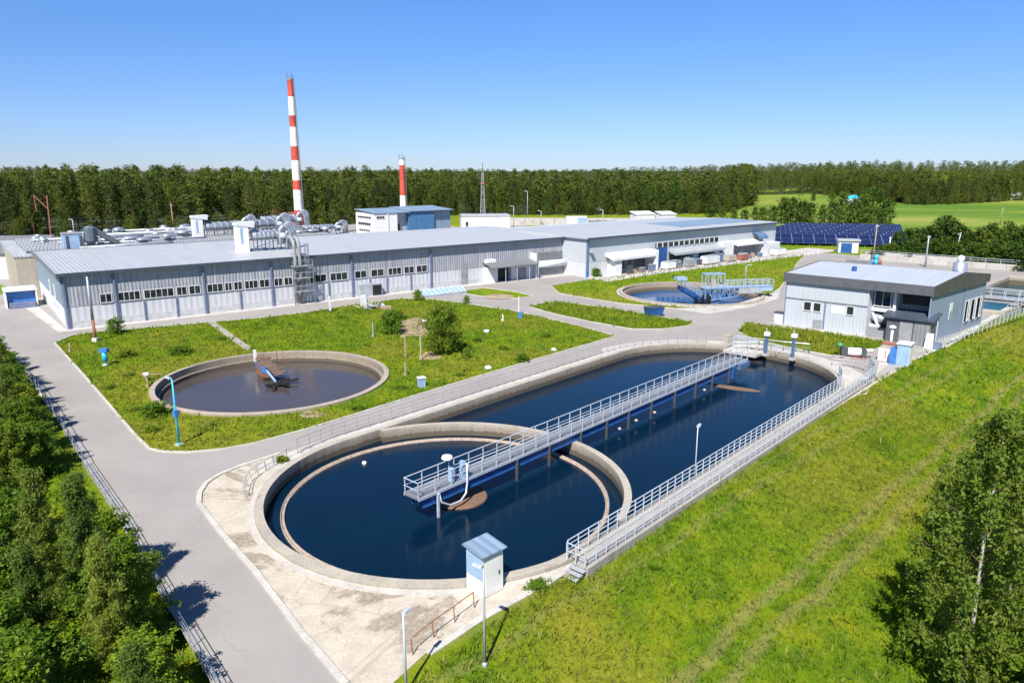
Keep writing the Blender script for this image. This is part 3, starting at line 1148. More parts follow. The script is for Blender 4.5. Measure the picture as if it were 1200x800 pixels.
MB().box(L2 * .80 + .02, L2, -.62, -.5, 1.2, 1.99).build('girder_plate', 'pale_blue', fb)
MB().box(L2 * .5, L2, .5, .62, 1.3, 1.99).build('girder', 'dusty_blue', fb)
ps = MB().box(-.04, .04, -.04, .04, 2.15, 3.2).build('post', 'rail_white', fb)
ofs = [(L2 * (.30 + .7 * k / 8), y, 0) for k in range(9) for y in (-.66, .66)]
ps.location = ofs[0]
part_copies(ps, ofs[1:])
for y in (-.66, .66):
    MB().tube([(L2 * .3, y, 3.2), (L2, y, 3.2)], .05, 5).build('hand_rail', 'rail_white', fb)
    MB().tube([(L2 * .3, y, 2.7), (L2, y, 2.7)], .04, 5).build('mid_rail', 'rail_white', fb)
mbq = MB()
for x in (0.2, 1.4, 2.6, 3.8):
    for y in (-.7, .7):
        mbq.bar((x, y, 2.15), (x, y, 4.5), .12)
mbq.bar((0.1, -.7, 4.5), (3.9, -.7, 4.5), .16).bar((.1, .7, 4.5), (3.9, .7, 4.5), .16).bar((.2, -.7, 4.5), (.2, .7, 4.5), .12).bar((3.8, -.7, 4.5), (3.8, .7, 4.5), .12)
mbq.build('gantry', 'pale_blue', fb)
MB().box(1.6, 2.4, -.4, .4, 2.16, 3.5).build('drive_box', 'cream', fb)
pe = at(797, 336, 2.4)
ca, sa = math.cos(-ang), math.sin(-ang)
gx, gy = pe[0] - pa[0], pe[1] - pa[1]
gl = (gx * ca - gy * sa, gx * sa + gy * ca)
mg = MB()
e0, e1 = Vector((gl[0], gl[1], 2.6)), Vector((0.3, .2, .2))
dd = (e1 - e0).normalized()
sd = dd.cross(Vector((0, 0, 1))).normalized() * .9
mg.hexa([e0 - sd - Vector((0, 0, .7)), e1 - sd - Vector((0, 0, .9)), e1 + sd - Vector((0, 0, .9)), e0 + sd - Vector((0, 0, .7)), e0 - sd, e1 - sd, e1 + sd, e0 + sd])
mg.build('gangway', 'deep_blue', fb)
mg = MB()
for sgn in (-1, 1):
    for k in range(7):
        q = e0.lerp(e1, k / 6) + sd * sgn
        mg.bar(q, q + Vector((0, 0, 1.1)), .07)
    mg.bar(e0 + sd * sgn + Vector((0, 0, 1.1)), e1 + sd * sgn + Vector((0, 0, 1.1)), .08)
    mg.bar(e0 + sd * sgn + Vector((0, 0, .55)), e1 + sd * sgn + Vector((0, 0, .55)), .06)
mg.build('gangway_rail', 'pale_blue', fb)
MB().box(gl[0] - .9, gl[0] + .9, gl[1] - .8, gl[1] + .8, 3.6, 4.1).build('platform_box', 'pale_blue', fb)
mg = MB()
rr = random.Random(5)
for k in range(12):
    x, y = rr.uniform(-2.0, 1.2), rr.uniform(-1.4, .6)
    mg.bar((x, y, -1.0), (x + rr.uniform(-.7, .7), y + rr.uniform(-.5, .5), rr.uniform(.1, 1.2)), .28)
mg.build('centre_gear', 'black', fb)
lamp_post('pale blue lamp post standing on the bridge of the far round tank', (*at(873, 333, 2.1), 2.1), 3.4, 'pale_blue', arm=.7, r=.09, ang=R(20))


# ------------------------------------------------------------------ long main building
def window(parent, x0, x1, z0, z1, y=0., n=2, face='front', fmat='white_wall', depth=.07, gmat='window_glass'):
    """framed window on a wall: front wall looks towards -y, side walls towards -x or +x"""
    fr, gl = MB(), MB()
    t = .09

    def bx(mb, a0, a1, c0, c1, o0, o1):
        if face == 'front':
            mb.box(a0, a1, y - o1, y - o0, c0, c1)
        elif face == 'west':
            mb.box(y - o1, y - o0, a0, a1, c0, c1)
        else:
            mb.box(y + o0, y + o1, a0, a1, c0, c1)
    bx(fr, x0 - t, x1 + t, z1, z1 + t, .002, depth)
    bx(fr, x0 - t, x1 + t, z0 - t, z0, .002, depth + .04)
    bx(fr, x0 - t, x0, z0, z1, .002, depth)
    bx(fr, x1, x1 + t, z0, z1, .002, depth)
    for k in range(1, n):
        xm = x0 + (x1 - x0) * k / n
        bx(fr, xm - .035, xm + .035, z0, z1, .002, depth - .005)
    bx(gl, x0 + .001, x1 - .001, z0 + .001, z1 - .001, .003, .02)
    w = fr.build('window', fmat, parent)
    gl.build('pane', gmat, w)
    return w


ML, MD = 95.5, 33.
mbd = thing('factory_hall', 'long low factory hall with grey ribbed cladding over white lower walls', 'building', (*MA, 0), MR)
MB().box(-.03, ML, -.03, 32.9, 0, 1.0).build('plinth', 'plinth', mbd)
MB().box(0, ML, 0, 32.9, 1.0, 3.15).build('lower_wall', 'cladding_lower', mbd)
MB().prism([(-.05, -.05), (ML, -.05), (ML, 32.9), (-.05, 32.9)], 3.15, 7.75).build('upper_wall', 'cladding', mbd)
MB().box(-.10, -.052, -.02, 32.9, 3.2, 7.72).build('gable_cladding', 'cladding_bluegrey', mbd)
MB().box(-.06, -.034, .02, 32.9, 0.5, 3.14).build('gable_lower', 'white_wall', mbd)
mr = MB()
mr.hexa([(-.5, -.7, 7.78), (ML + .2, -.7, 7.78), (ML + .2, 26, 8.2), (-.5, 26, 8.2), (-.5, -.7, 8.0), (ML + .2, -.7, 8.0), (ML + .2, 26, 8.45), (-.5, 26, 8.45)])
mr.hexa([(-.5, 26.01, 8.2), (ML + .2, 26.01, 8.2), (ML + .2, 33, 7.9), (-.5, 33, 7.9), (-.5, 26.01, 8.45), (ML + .2, 26.01, 8.45), (ML + .2, 33, 8.2), (-.5, 33, 8.2)])
mr.build('roof', 'roof_metal', mbd)
MB().box(-.52, ML + .22, -.86, -.705, 7.62, 8.02).build('gutter', 'gutter_dark', mbd)
mfa = MB()
mfa.hexa([(-.62, -.8, 7.35), (-.505, -.8, 7.35), (-.505, 26, 7.7), (-.62, 26, 7.7), (-.62, -.8, 8.06), (-.505, -.8, 8.06), (-.505, 26, 8.5), (-.62, 26, 8.5)])
mfa.hexa([(-.62, 26.01, 7.7), (-.505, 26.01, 7.7), (-.505, 33, 7.5), (-.62, 33, 7.5), (-.62, 26.01, 8.5), (-.505, 26.01, 8.5), (-.505, 33, 8.25), (-.62, 33, 8.25)])
mfa.build('fascia', 'dark_grey', mbd)
# gable triangle under the fascia
MB().prism([(-.08, 0), (.1, 0), (.1, 33), (-.08, 33)], 7.751, 7.9).build('gable_top', 'cladding_bluegrey', mbd)
cmb = MB().box(-.13, .13, -.32, -.055, 0, 7.7).build('column', 'column_blue', mbd)
cmb.location = (.2, 0, 0)
part_copies(cmb, [(6.55, 0, 0), (18.9, 0, 0), (29.5, 0, 0), (43.8, 0, 0), (59.9, 0, 0)])
cmb = MB().box(-.09, .09, -.22, -.055, 0, 3.2).build('short_column', 'column_blue', mbd)
cmb.location = (10.2, 0, 0)
part_copies(cmb, [(14.7, 0, 0), (24.3, 0, 0), (39.4, 0, 0), (47.2, 0, 0), (50.6, 0, 0), (55.6, 0, 0)])
for x0, x1, n in [(4.6, 6.0, 2), (6.95, 9.75, 4), (10.4, 14.4, 5), (14.95, 16.3, 2), (16.75, 18.3, 2), (19.4, 21.7, 3), (22.1, 23.1, 2), (23.5, 24.7, 2), (25.2, 27.2, 3), (27.6, 29.1, 2),
                  (30.0, 31.3, 2), (31.7, 33.0, 2), (36.0, 39.0, 3), (39.8, 42.9, 3), (44.4, 46.6, 2), (47.6, 50.0, 2), (51.0, 53.6, 3), (54.3, 56.3, 2), (56.9, 59.1, 2)]:
    window(mbd, x0, x1, 3.35, 4.55, -.052, n)
for y0_, y1_ in ((8.0, 9.2), (14.0, 15.4)):
    window(mbd, y0_, y1_, 3.5, 5.3, -.102, 2, 'west')
for y0_, y1_ in ((6.6, 7.8), (10.2, 11.6)):
    window(mbd, y0_, y1_, 1.5, 2.7, -.062, 2, 'west')
dr = MB().box(66.8, 68.4, -.10, -.056, 0.05, 4.2).build('door', 'mid_grey', mbd)
MB().box(68.0, 68.15, -.15, -.101, 1.6, 1.9).build('handle', 'dark_metal', dr)
MB().box(44.6, 49.0, -1.3, -.26, 0, 2.3).build('lean_to', 'grey_metal', mbd)
MB().box(47.1, 48.8, -1.36, -1.302, .2, 2.0).build('hatch', 'black', mbd)
# loading bay at the far end of the hall
MB().box(72.2, 74.9, -1.2, -.06, 0, 3.1).build('bay_wall', 'white_paint', mbd)
MB().box(75.0, 78.3, -.09, -.056, 0.02, 3.3).build('bay_opening', 'black', mbd)
MB().hexa([(72.0, -3.4, 3.12), (84.0, -3.4, 3.12), (84.0, -.06, 3.9), (72.0, -.06, 3.9), (72.0, -3.4, 3.28), (84.0, -3.4, 3.28), (84.0, -.06, 4.06), (72.0, -.06, 4.06)]).build('canopy', 'dark_grey', mbd)
MB().box(78.4, 84.0, -1.1, -.06, 0, 3.1).build('bay_wall', 'white_wall', mbd)
MB().box(79.9, 82.2, -1.16, -1.102, .05, 2.4).build('door', 'mid_grey', mbd)
MB().box(84.7, 94.3, -.10, -.056, 2.9, 5.0).build('shutter', 'dark_grey', mbd)
MB().tube([(85, -.9, 2.6), (94.2, -.9, 2.6)], .75, 12).build('awning_roll', 'white_wall', mbd, True)
MB().box(84.7, 94.3, -.6, -.056, 0, 1.8).build('dock', 'mid_grey', mbd)
for x in (84.3, 94.5):
    MB().box(x - .2, x + .2, -2.0, -.06, 0, 5.2).build('bay_pier', 'white_wall', mbd)
MB().box(72.4, 74.6, -1.1, -.1, 3.95, 4.6).build('cooling_unit', 'white_paint', mbd)
for k in range(4):
    x = (75.4, 78.3, 81.5, 83.8)[k]
    MB().tube([(x, -3.2, 0), (x, -3.2, 3.15)], .06, 6).build('canopy_post', 'rail_white', mbd)


# hall behind with many roof bays
rh = thing('rear_hall', 'broad flat rear hall with rows of dark roof strips behind the grey factory hall', 'building', (*mw(-3, 33.4), 0), MR)
MB().box(0, 67, 0, 36, 0, 7.2).build('wall', 'cream', rh)
MB().box(-.3, 67.3, -.1, 36.3, 7.2, 7.45).build('roof', 'roof_mid', rh)
sk = MB().hexa([(0, 0, 7.46), (60, 0, 7.46), (60, 1.6, 7.46), (0, 1.6, 7.46), (0, .3, 7.8), (60, .3, 7.8), (60, 1.2, 7.8), (0, 1.2, 7.8)]).build('roof_strip', 'dark_metal', rh)
sk.location = (2, 4, 0)
part_copies(sk, [(2, 9, 0), (2, 14, 0), (2, 19, 0), (2, 25, 0), (2, 31, 0)])
lt = MB().box(0, 60, 0, 1.0, 7.46, 8.2).build('roof_light', 'roof_metal', rh)
lt.location = (2, 6.4, 0)
part_copies(lt, [(2, 11.4, 0), (2, 16.4, 0), (2, 22, 0), (2, 28, 0)])


for k, (d, z, s0, s1, r) in enumerate([(1.5, 8.2, 10, 26, .35), (8.2, 8.3, 14, 34, .3), (13, 8.4, 8, 26, .4), (18, 8.6, 4, 24, .35), (24, 8.6, 10, 58, .45), (30, 8.8, 20, 60, .4)]):
    MB().tube([(s0, d, z), (s1, d, z)], r * .7, 8).build('roof_pipe', 'grey_metal', rh, True)
    sp_ = MB().box(0, .15, -.3, .3, 7.46, z).build('pipe_support', 'dark_metal', rh)
    q = np.linspace(s0 + .5, s1 - .5, 5)
    sp_.location = (q[0], d, 0)
    part_copies(sp_, [(x, d, 0) for x in q[1:]])


def roof_unit(label, loc, rot, w=7., seed=1, tower=True, group=None):
    """white filter box, drums and bent ducts on a steel frame"""
    root = thing('ventilation_unit', label, 'ventilation unit', loc, rot, group)
    rr = random.Random(seed)
    if tower:
        MB().box(0, 1.9, 0, 1.9, 0, 4.6).build('filter_tower', 'white_paint', root)
        MB().hexa([(-.15, -.1, 4.61), (2.9, -.1, 4.2), (2.9, 2.0, 4.2), (-.15, 2.0, 4.61), (-.15, -.1, 5.1), (3.1, -.1, 5.2), (3.1, 2.0, 5.2), (-.15, 2.0, 5.1)]).build('tower_cap', 'white_wall', root)
        MB().box(.5, .9, -.04, -.002, 1.6, 4.2).build('tower_panel', 'pale_blue', root)
    fr = MB()
    for x in np.linspace(2.6, w, 5):
        for y in (0, 2.2):
            fr.bar((x, y, 0), (x, y, 2.0), .14)
        fr.bar((x, -.2, 2.0), (x, 2.4, 2.0), .16)
    for y in (0, 2.2):
        fr.bar((2.4, y, 2.0), (w + .3, y, 2.0), .16)
        fr.bar((2.6, y, 0.2), (w, y, 1.8), .08)
    fr.build('frame', 'dark_grey', root)
    for k in range(2):
        x0, x1 = 2.7, w - 1.2
        MB().tube([(x0, .5 + 1.3 * k, 2.75 + .2 * k), (x0 + .05, .5 + 1.3 * k, 2.75 + .2 * k), (x1, .5 + 1.3 * k, 2.75 + .2 * k)], .62, 12).build('drum', 'steel', root, True)
        rg = MB()
        for q in np.linspace(x0 + .3, x1 - .2, 6):
            rg.tube([(q, .5 + 1.3 * k, 2.75 + .2 * k), (q + .08, .5 + 1.3 * k, 2.75 + .2 * k)], .70, 12)
        rg.build('drum_band', 'rail_white', root)
    for k in range(3):
        x = w - 1.0 + k * .75
        pts = []
        for i in range(9):
            t = math.pi * i / 8
            pts.append((x + 1.1 - 1.1 * math.cos(t) * .9, .2 + k * .8, 2.9 + 1.3 * math.sin(t) + k * .25))
        pts = [(pts[0][0], pts[0][1], 1.0)] + pts + [(pts[-1][0], pts[-1][1], .5)]
        MB().tube(pts, .3, 9).build('duct', 'steel', root, True)
    fan = MB().lathe(w - .4, -.3, [(.001, 2.1), (.55, 2.15), (.7, 2.5), (.55, 3.0), (.001, 3.1)], 12).build('fan_housing', 'rail_white', root, True)
    return root


roof_unit('white filter tower with steel drums and bent ducts on the front roof edge', (*mw(27.6, 9.5), 8.1), MR, 8.2, 1)
u2 = roof_unit('white filter box with pale ducts on the rear hall roof', (*mw(29.5, 45), 7.46), MR, 11., 2)
u3 = roof_unit('long row of steel drums and ducts beside the tall chimney', (*mw(36, 47), 7.46), MR, 13., 3, tower=False)
u4 = roof_unit('low steel ducts on the rear roof beyond the tall chimney', (*mw(46, 58), 7.46), MR, 12., 4, tower=False)
u5 = roof_unit('row of steel drums on the rear roof nearest the boiler house', (*mw(50, 42), 7.46), MR, 11., 6, tower=False)
u5.scale = (1, 1, .62)
# riser of ducts and caged ladder on the front wall
ri = thing('duct_riser', 'dark steel duct riser with caged ladder climbing the front wall of the factory hall', 'duct', (*mw(34.2, 0), 0), MR)
for k, x in enumerate((-.8, .0)):
    pts = [(x, -1.0, .3), (x, -1.0, 7.8), (x, -.9, 9.6)] + [(x, .6 - 1.5 * math.cos(math.pi * i / 6), 9.6 + 1.5 * math.sin(math.pi * i / 6)) for i in range(1, 7)] + [(x, 2.2, 9.0)]
    MB().tube(pts, .29, 10).build('duct', 'mid_grey', ri, True)
ld = MB()
for x in (.75, 1.35):
    ld.bar((x, -1.3, .3), (x, -1.3, 10.2), .08)
for k in range(26):
    ld.bar((.75, -1.3, .6 + k * .37), (1.35, -1.3, .6 + k * .37), .05)
ld.build('ladder', 'steel', ri)
cg = MB()
for k in range(9):
    z = 2.4 + k * .95
    pts = [(.7 + .7 * (i / 6), -1.35 - .75 * math.sin(math.pi * i / 6), z) for i in range(7)]
    cg.tube(pts, .04, 4)
for i in (1, 3, 5):
    cg.bar((.7 + .7 * i / 6, -1.35 - .75 * math.sin(math.pi * i / 6), 2.4), (.7 + .7 * i / 6, -1.35 - .75 * math.sin(math.pi * i / 6), 10.2), .05)
cg.build('cage', 'dark_grey', ri)
pf = MB()
for z in (2.2, 4.4, 6.4):
    pf.box(-1.5, 1.9, -1.75, -.4, z, z + .1)
    for x in (-1.45, 1.85):
        pf.bar((x, -1.7, z), (x, -1.7, z + 1.0), .07)
    pf.bar((-1.45, -1.7, z + 1.0), (1.85, -1.7, z + 1.0), .07)
pf.build('platform', 'grey_metal', ri)
lg = MB()
for x in (-1.5, 1.9):
    lg.bar((x, -1.7, 0), (x, -1.7, 7.4), .14)
lg.build('frame', 'dark_grey', ri)

# small vents scattered over the rear roof
vs = [MB().lathe(0, 0, [(.35, 0), (.35, .8), (.7, .9), (.6, 1.25), (.001, 1.4)], 10).build('roof_vent', 'steel', None, True)]
rr = random.Random(11)
first = True
for k in range(70):
    s, d = rr.uniform(2, 60), rr.choice((7.3, 12.2, 17.2, 23.2, 29.2, 33.5)) + 33.4
    if 25 < s < 40 and d < 50:
        continue
    w = mw(s, d)
    if first:
        v0 = vs[0]
        first = False
        put(tag(v0, 'small round steel vent on the strips of the rear hall roof', 'roof vent', 'small vents on the rear roof'), (*w, 7.46))
    else:
        c = v0.copy()
        col.objects.link(c)
        c.location = (*w, 7.46)
        sc_ = rr.uniform(.8, 1.7)
        c.scale = (sc_ * rr.uniform(.8, 1.6), sc_, sc_ * rr.uniform(.7, 1.1))
        c.rotation_euler = (0, 0, rr.uniform(0, 6))
for k, (s, d, w, h) in enumerate([(38, 63, 20, 1.6), (46, 52, 12, 1.3), (5, 38.5, 3.2, 3.0)]):
    rt = thing('duct_box', ['long low grey duct housing across the rear roof', 'grey duct housing near the white boiler house', 'blue-grey box unit on the rear roof corner'][k], 'duct', (*mw(s, d), 7.46), MR)
    MB().box(0, w, 0, 1.6 if k < 2 else 3.0, 0, h).build('housing', ['grey_metal', 'grey_metal', 'pale_blue'][k], rt)
    MB().box(-.1, w + .1, -.1, 1.7 if k < 2 else 3.1, h + .002, h + .15).build('lid', 'mid_grey', rt)
    g_ = MB()
    for q in np.linspace(.4, w - .6, max(2, int(w / 1.5))):
        g_.box(q, q + .5, -.05, -.003, .3, h - .3)
    g_.build('grille', 'dark_metal', rt)
hp = thing('hopper', 'dark steel hopper with sloping chute on the rear roof corner', 'hopper', (*mw(9.5, 39), 7.46), MR)
MB().lathe(0, 0, [(.3, 0), (.3, .5), (1.1, 1.6), (1.1, 3.9), (.6, 4.3), (.001, 4.4)], 10).build('drum', 'hopper_grey', hp)
MB().bar((.6, 0, 3.6), (5.2, 1.5, .3), 1.1, .9).build('chute', 'dark_grey', hp)
MB().tube([(1.2, .3, 0), (1.2, .3, 2.2)], .1, 5).tube([(-1.2, .3, 0), (-1.2, .3, 2.2)], .1, 5).build('frame', 'dark_metal', hp)

# ------------------------------------------------------------------ second hall
b2 = thing('warehouse', 'pale grey warehouse with dark eaves and white docks continuing the row', 'building', (*B2, 0), B2R)
BL2, BD2 = 73., 34.
MB().box(0, BL2, 0, BD2, 0, 3.1).build('lower_wall', 'cladding_lower', b2)
MB().box(-.04, BL2 + .04, -.04, BD2, 3.1, 8.0).build('upper_wall', 'cladding_pale', b2)
mr = MB()
mr.hexa([(-.6, -.7, 8.0), (BL2 + .6, -.7, 8.0), (BL2 + .6, 17, 8.1), (-.6, 17, 8.1), (-.6, -.7, 8.25), (BL2 + .6, -.7, 8.25), (BL2 + .6, 17, 8.5), (-.6, 17, 8.5)])
mr.hexa([(-.6, 17.01, 8.1), (BL2 + .6, 17.01, 8.1), (BL2 + .6, BD2, 7.6), (-.6, BD2, 7.6), (-.6, 17.01, 8.5), (BL2 + .6, 17.01, 8.5), (BL2 + .6, BD2, 7.9), (-.6, BD2, 7.9)])
mr.build('roof', 'roof_metal', b2)
MB().box(-.62, BL2 + .62, -.86, -.705, 7.85, 8.28).build('gutter', 'gutter_dark', b2)
MB().hexa([(38, 5, 8.36), (72, 5, 8.36), (72, 16, 8.5), (38, 16, 8.5), (38, 5, 8.46), (72, 5, 8.46), (72, 16, 8.62), (38, 16, 8.62)]).build('roof_panel', 'roof_blue', b2)
MB().box(-.25, .25, -.35, -.045, 1.6, 7.8).build('corner_column', 'column_blue', b2)
MB().box(-.27, .27, -.37, -.045, 0, 1.59).build('corner_guard', 'blue_paint', b2)
MB().box(.6, 1.5, -.9, -.045, 5.1, 5.35).build('wall_lamp', 'grey_metal', b2)
# docks in front
MB().hexa([(5.6, -2.6, 3.2), (19.4, -2.6, 3.2), (19.4, -.05, 4.0), (5.6, -.05, 4.0), (5.6, -2.6, 3.7), (19.4, -2.6, 3.7), (19.4, -.05, 4.7), (5.6, -.05, 4.7)]).build('canopy', 'white_wall', b2)
MB().box(6.6, 8.6, -2.2, -.05, 0, 3.18).build('dock_tower', 'white_paint', b2)
MB().box(9.4, 18.8, -.10, -.045, .8, 3.15).build('dock_opening', 'dark_metal', b2)
for x in (11.6, 13.8):
    MB().box(x, x + 1.2, -.16, -.102, 1.0, 2.8).build('door', 'dark_grey', b2)
MB().box(19.5, 20.6, -2.4, -.05, 0, 4.6).build('bay_pier', 'white_paint', b2)
MB().box(22.5, 26.5, -.12, -.045, .2, 4.6).build('gate', 'deep_blue', b2)
MB().box(22.2, 46.5, -.10, -.046, 4.7, 5.7).build('window_band', 'window_glass', b2)
mu = MB()
for k in range(13):
    x = 22.6 + k * 2
    mu.box(x, x + .25, -.2, -.102, 4.65, 5.75)
mu.build('mullion', 'white_wall', b2)
MB().hexa([(26.8, -2.4, 2.8), (46.4, -2.4, 2.8), (46.4, -.13, 3.5), (26.8, -.13, 3.5), (26.8, -2.4, 3.3), (46.4, -2.4, 3.3), (46.4, -.13, 4.1), (26.8, -.13, 4.1)]).build('canopy', 'grey_metal', b2)
MB().box(27.2, 46.2, -.12, -.046, .3, 2.8).build('dock_opening', 'dark_metal', b2)
for k, (x, mt) in enumerate([(28, 'grey_metal'), (31, 'steel'), (34.5, 'pale_blue'), (37, 'mid_grey'), (40, 'rust_red'), (43, 'white_paint')]):
    MB().box(x, x + 1.9, -1.8, -.2, 0, 1.7 + (k % 3) * .4).build('machine', mt, b2)
MB().box(46.6, 51.5, -1.4, -.05, 0, 4.5).build('bay_wall', 'white_paint', b2)
MB().hexa([(51.6, -2.6, 3.3), (63.5, -2.6, 3.3), (63.5, -.05, 4.0), (51.6, -.05, 4.0), (51.6, -2.6, 3.6), (63.5, -2.6, 3.6), (63.5, -.05, 4.4), (51.6, -.05, 4.4)]).build('canopy', 'white_wall', b2)
MB().box(52, 63, -.12, -.045, .2, 3.2).build('dock_opening', 'mid_grey', b2)
g_ = MB()
for k in range(6):
    a0, a1 = math.pi / 2 * k / 6, math.pi / 2 * (k + 1) / 6
    g_.hexa([(61.5, -2.4 * math.cos(a0), 4.5 + 1.5 * math.sin(a0)), (65.5, -2.4 * math.cos(a0), 4.5 + 1.5 * math.sin(a0)), (65.5, -2.4 * math.cos(a1), 4.5 + 1.5 * math.sin(a1)), (61.5, -2.4 * math.cos(a1), 4.5 + 1.5 * math.sin(a1)),
             (61.5, -2.5 * math.cos(a0), 4.56 + 1.5 * math.sin(a0)), (65.5, -2.5 * math.cos(a0), 4.56 + 1.5 * math.sin(a0)), (65.5, -2.5 * math.cos(a1), 4.56 + 1.5 * math.sin(a1)), (61.5, -2.5 * math.cos(a1), 4.56 + 1.5 * math.sin(a1))])
g_.build('arched_awning', 'dusty_blue', b2)
MB().box(63.6, 72, -2.2, -.05, 0, 3.2).build('bay_wall', 'white_wall', b2)

# white blocks and posts in front of the docks
fs = MB().box(-.22, .22, -.15, .15, 0, .6).build('concrete_block', 'white_wall')
tag(fs, 'small white concrete block in the row before the warehouse docks', 'block', 'white blocks before the docks')
rr = random.Random(21)
fs.location = (*bw(6, -6.2), .03)
fs.rotation_euler = (0, 0, B2R)
for k in range(34):
    c = fs.copy()
    col.objects.link(c)
    s = 8 + k * 2.15 + rr.uniform(-.4, .4)
    c.location = (*bw(s, -6.2 - .042 * (s - 6) + rr.uniform(-.2, .2)), .03)
    c.rotation_euler = (0, 0, B2R + rr.uniform(-.2, .2))
    c.scale = (rr.uniform(.7, 1.5), 1, rr.uniform(.7, 1.4))
railing('thin dark railing along the dock yard of the warehouse', [(*bw(4, -6.9), .03), (*bw(30, -7.4), .03), (*bw(70, -9.2), .03)], 1.0, 3.0, mat='rust_red', mids=(), r=.04)
b_hedge = None

rr = random.Random(63)
ref = None
for k in range(18):
    s_ = (10, 12, 14.5, 17, 23, 25, 27.5, 33, 35, 39, 41.5, 44, 47.5, 53, 56, 58.5, 61, 68)[k]
    q = thing('dock_crate', 'small dark crate or drum stored along the warehouse docks', 'crate', (*bw(s_, -3.1 + rr.uniform(-.5, .4)), .03), B2R + rr.uniform(-.2, .2), 'crates along the warehouse docks')
    h_ = rr.uniform(.7, 1.9)
    w_ = rr.uniform(.6, 1.5)
    MB().box(0, w_, 0, .9, .08, h_).build('body', rr.choice(['dark_metal', 'mid_grey', 'dusty_blue', 'rust_red', 'column_blue', 'wood', 'dark_grey']), q)
    MB().box(-.04, w_ + .04, -.04, .94, h_ + .002, h_ + .07).build('lid', rr.choice(['grey_metal', 'dark_metal']), q)

# stored machines on the dock yard
stm = ['white tarped pallet on the dock yard', 'grey steel drum stand on the dock yard', 'white van-sized container on the dock yard', 'pale crate stack by the dock piers', 'red-brown machine by the dock yard railing', 'small white trailer near the warehouse end']
for k, (s, d, w, l, h, mt) in enumerate([(22, -4, 3, 2, 1.6, 'white_paint'), (29.5, -4.5, 2, 2, 1.8, 'steel'), (36, -4.6, 5, 2, 1.9, 'white_wall'), (45, -4.6, 3, 2, 1.5, 'cream'), (50, -5, 3, 1.6, 1.5, 'rust_red'), (66, -5, 4.5, 2, 1.6, 'white_paint')]):
    q = thing('stored_machine', stm[k], 'machine', (*bw(s, d), .03), B2R)
    MB().box(0, w, 0, l, .25, h).build('body', mt, q)
    MB().box(.15, w - .15, .15, l - .15, h + .002, h + .2).build('lid', 'grey_metal', q)
    for x in (.3, w - .5):
        MB().box(x, x + .25, -.03, l + .03, 0, .248).build('skid', 'dark_metal', q)

# ------------------------------------------------------------------ plant building beside the berm
rbh = thing('plant_house', 'blue-grey plant house with dark fascia beside the grass slope', 'building', (*RBA, 0), math.atan2(N[1], N[0]))
SK = .13


def rsk(x, y, z):
    return (x + SK * y, y, z)


W, D2 = 18.6, 19.5
XS = 11.2


def skbox(x0, x1, y0, y1, z0, z1):
    return MB().hexa([rsk(x0, y0, z0), rsk(x1, y0, z0), rsk(x1, y1, z0), rsk(x0, y1, z0), rsk(x0, y0, z1), rsk(x1, y0, z1), rsk(x1, y1, z1), rsk(x0, y1, z1)])


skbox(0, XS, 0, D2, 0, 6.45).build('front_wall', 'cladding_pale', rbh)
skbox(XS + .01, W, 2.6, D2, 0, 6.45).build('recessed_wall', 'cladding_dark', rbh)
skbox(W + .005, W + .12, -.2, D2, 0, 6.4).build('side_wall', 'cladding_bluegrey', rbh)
mr = MB()
for y0_, z0_, y1_, z1_ in ((-.25, 7.62, 9.6, 8.55), (9.6, 8.55, D2 + .2, 7.4)):
    mr.hexa([rsk(-.2, y0_, z0_ - .2), rsk(W + .3, y0_, z0_ - .2), rsk(W + .3, y1_, z1_ - .2), rsk(-.2, y1_, z1_ - .2), rsk(-.2, y0_, z0_), rsk(W + .3, y0_, z0_), rsk(W + .3, y1_, z1_), rsk(-.2, y1_, z1_)])
corrugated('roof_pale', (.38, .42, .475), .5, .06, .9, .5, axis='X', bs=.2, metal=.1)
mr.build('roof', 'roof_pale', rbh)
skbox(-.22, W + .32, -.42, -.252, 6.40, 7.66).build('fascia', 'fascia_dark', rbh)
paint('gable_grey', (.065, .063, .060), .6, var=.3, scale=.6)
for x0, x1 in ((W + .302, W + .42), (-.34, -.222)):
    mf = MB()
    for y0_, z0_, y1_, z1_ in ((-.42, 7.66, 9.6, 8.62), (9.6, 8.62, D2 + .3, 7.46)):
        mf.hexa([rsk(x0, y0_, 6.38), rsk(x1, y0_, 6.38), rsk(x1, y1_, 6.38), rsk(x0, y1_, 6.38), rsk(x0, y0_, z0_), rsk(x1, y0_, z0_), rsk(x1, y1_, z1_), rsk(x0, y1_, z1_)])
    mf.build('gable_board', 'gable_grey', rbh)
MB().box(.02, XS, -.05, -.003, 3.95, 4.15).build('band_trim', 'dark_grey', rbh)
MB().box(5.55, 5.75, -.06, -.003, .05, 3.94).build('trim_post', 'column_blue', rbh)
MB().box(-.06, .06, -.06, -.003, .1, 6.4).build('corner_trim', 'column_blue', rbh)
for x0 in (2.75, 4.1):
    window(rbh, x0, x0 + .95, 2.6, 3.75, -.004, 1, gmat='black')
MB().box(6.5, 8.3, -.02, -.003, 2.6, 3.7).build('blind_panel', 'white_wall', rbh)
window(rbh, 8.6, 9.45, 2.7, 3.8, -.004, 1, gmat='black')
MB().box(4.2, 5.4, -.08, -.003, .1, 1.4).build('hatch', 'mid_grey', rbh)
MB().box(-.8, XS + .5, -.9, -.065, .0, .14).build('footing', 'concrete_pale', rbh)
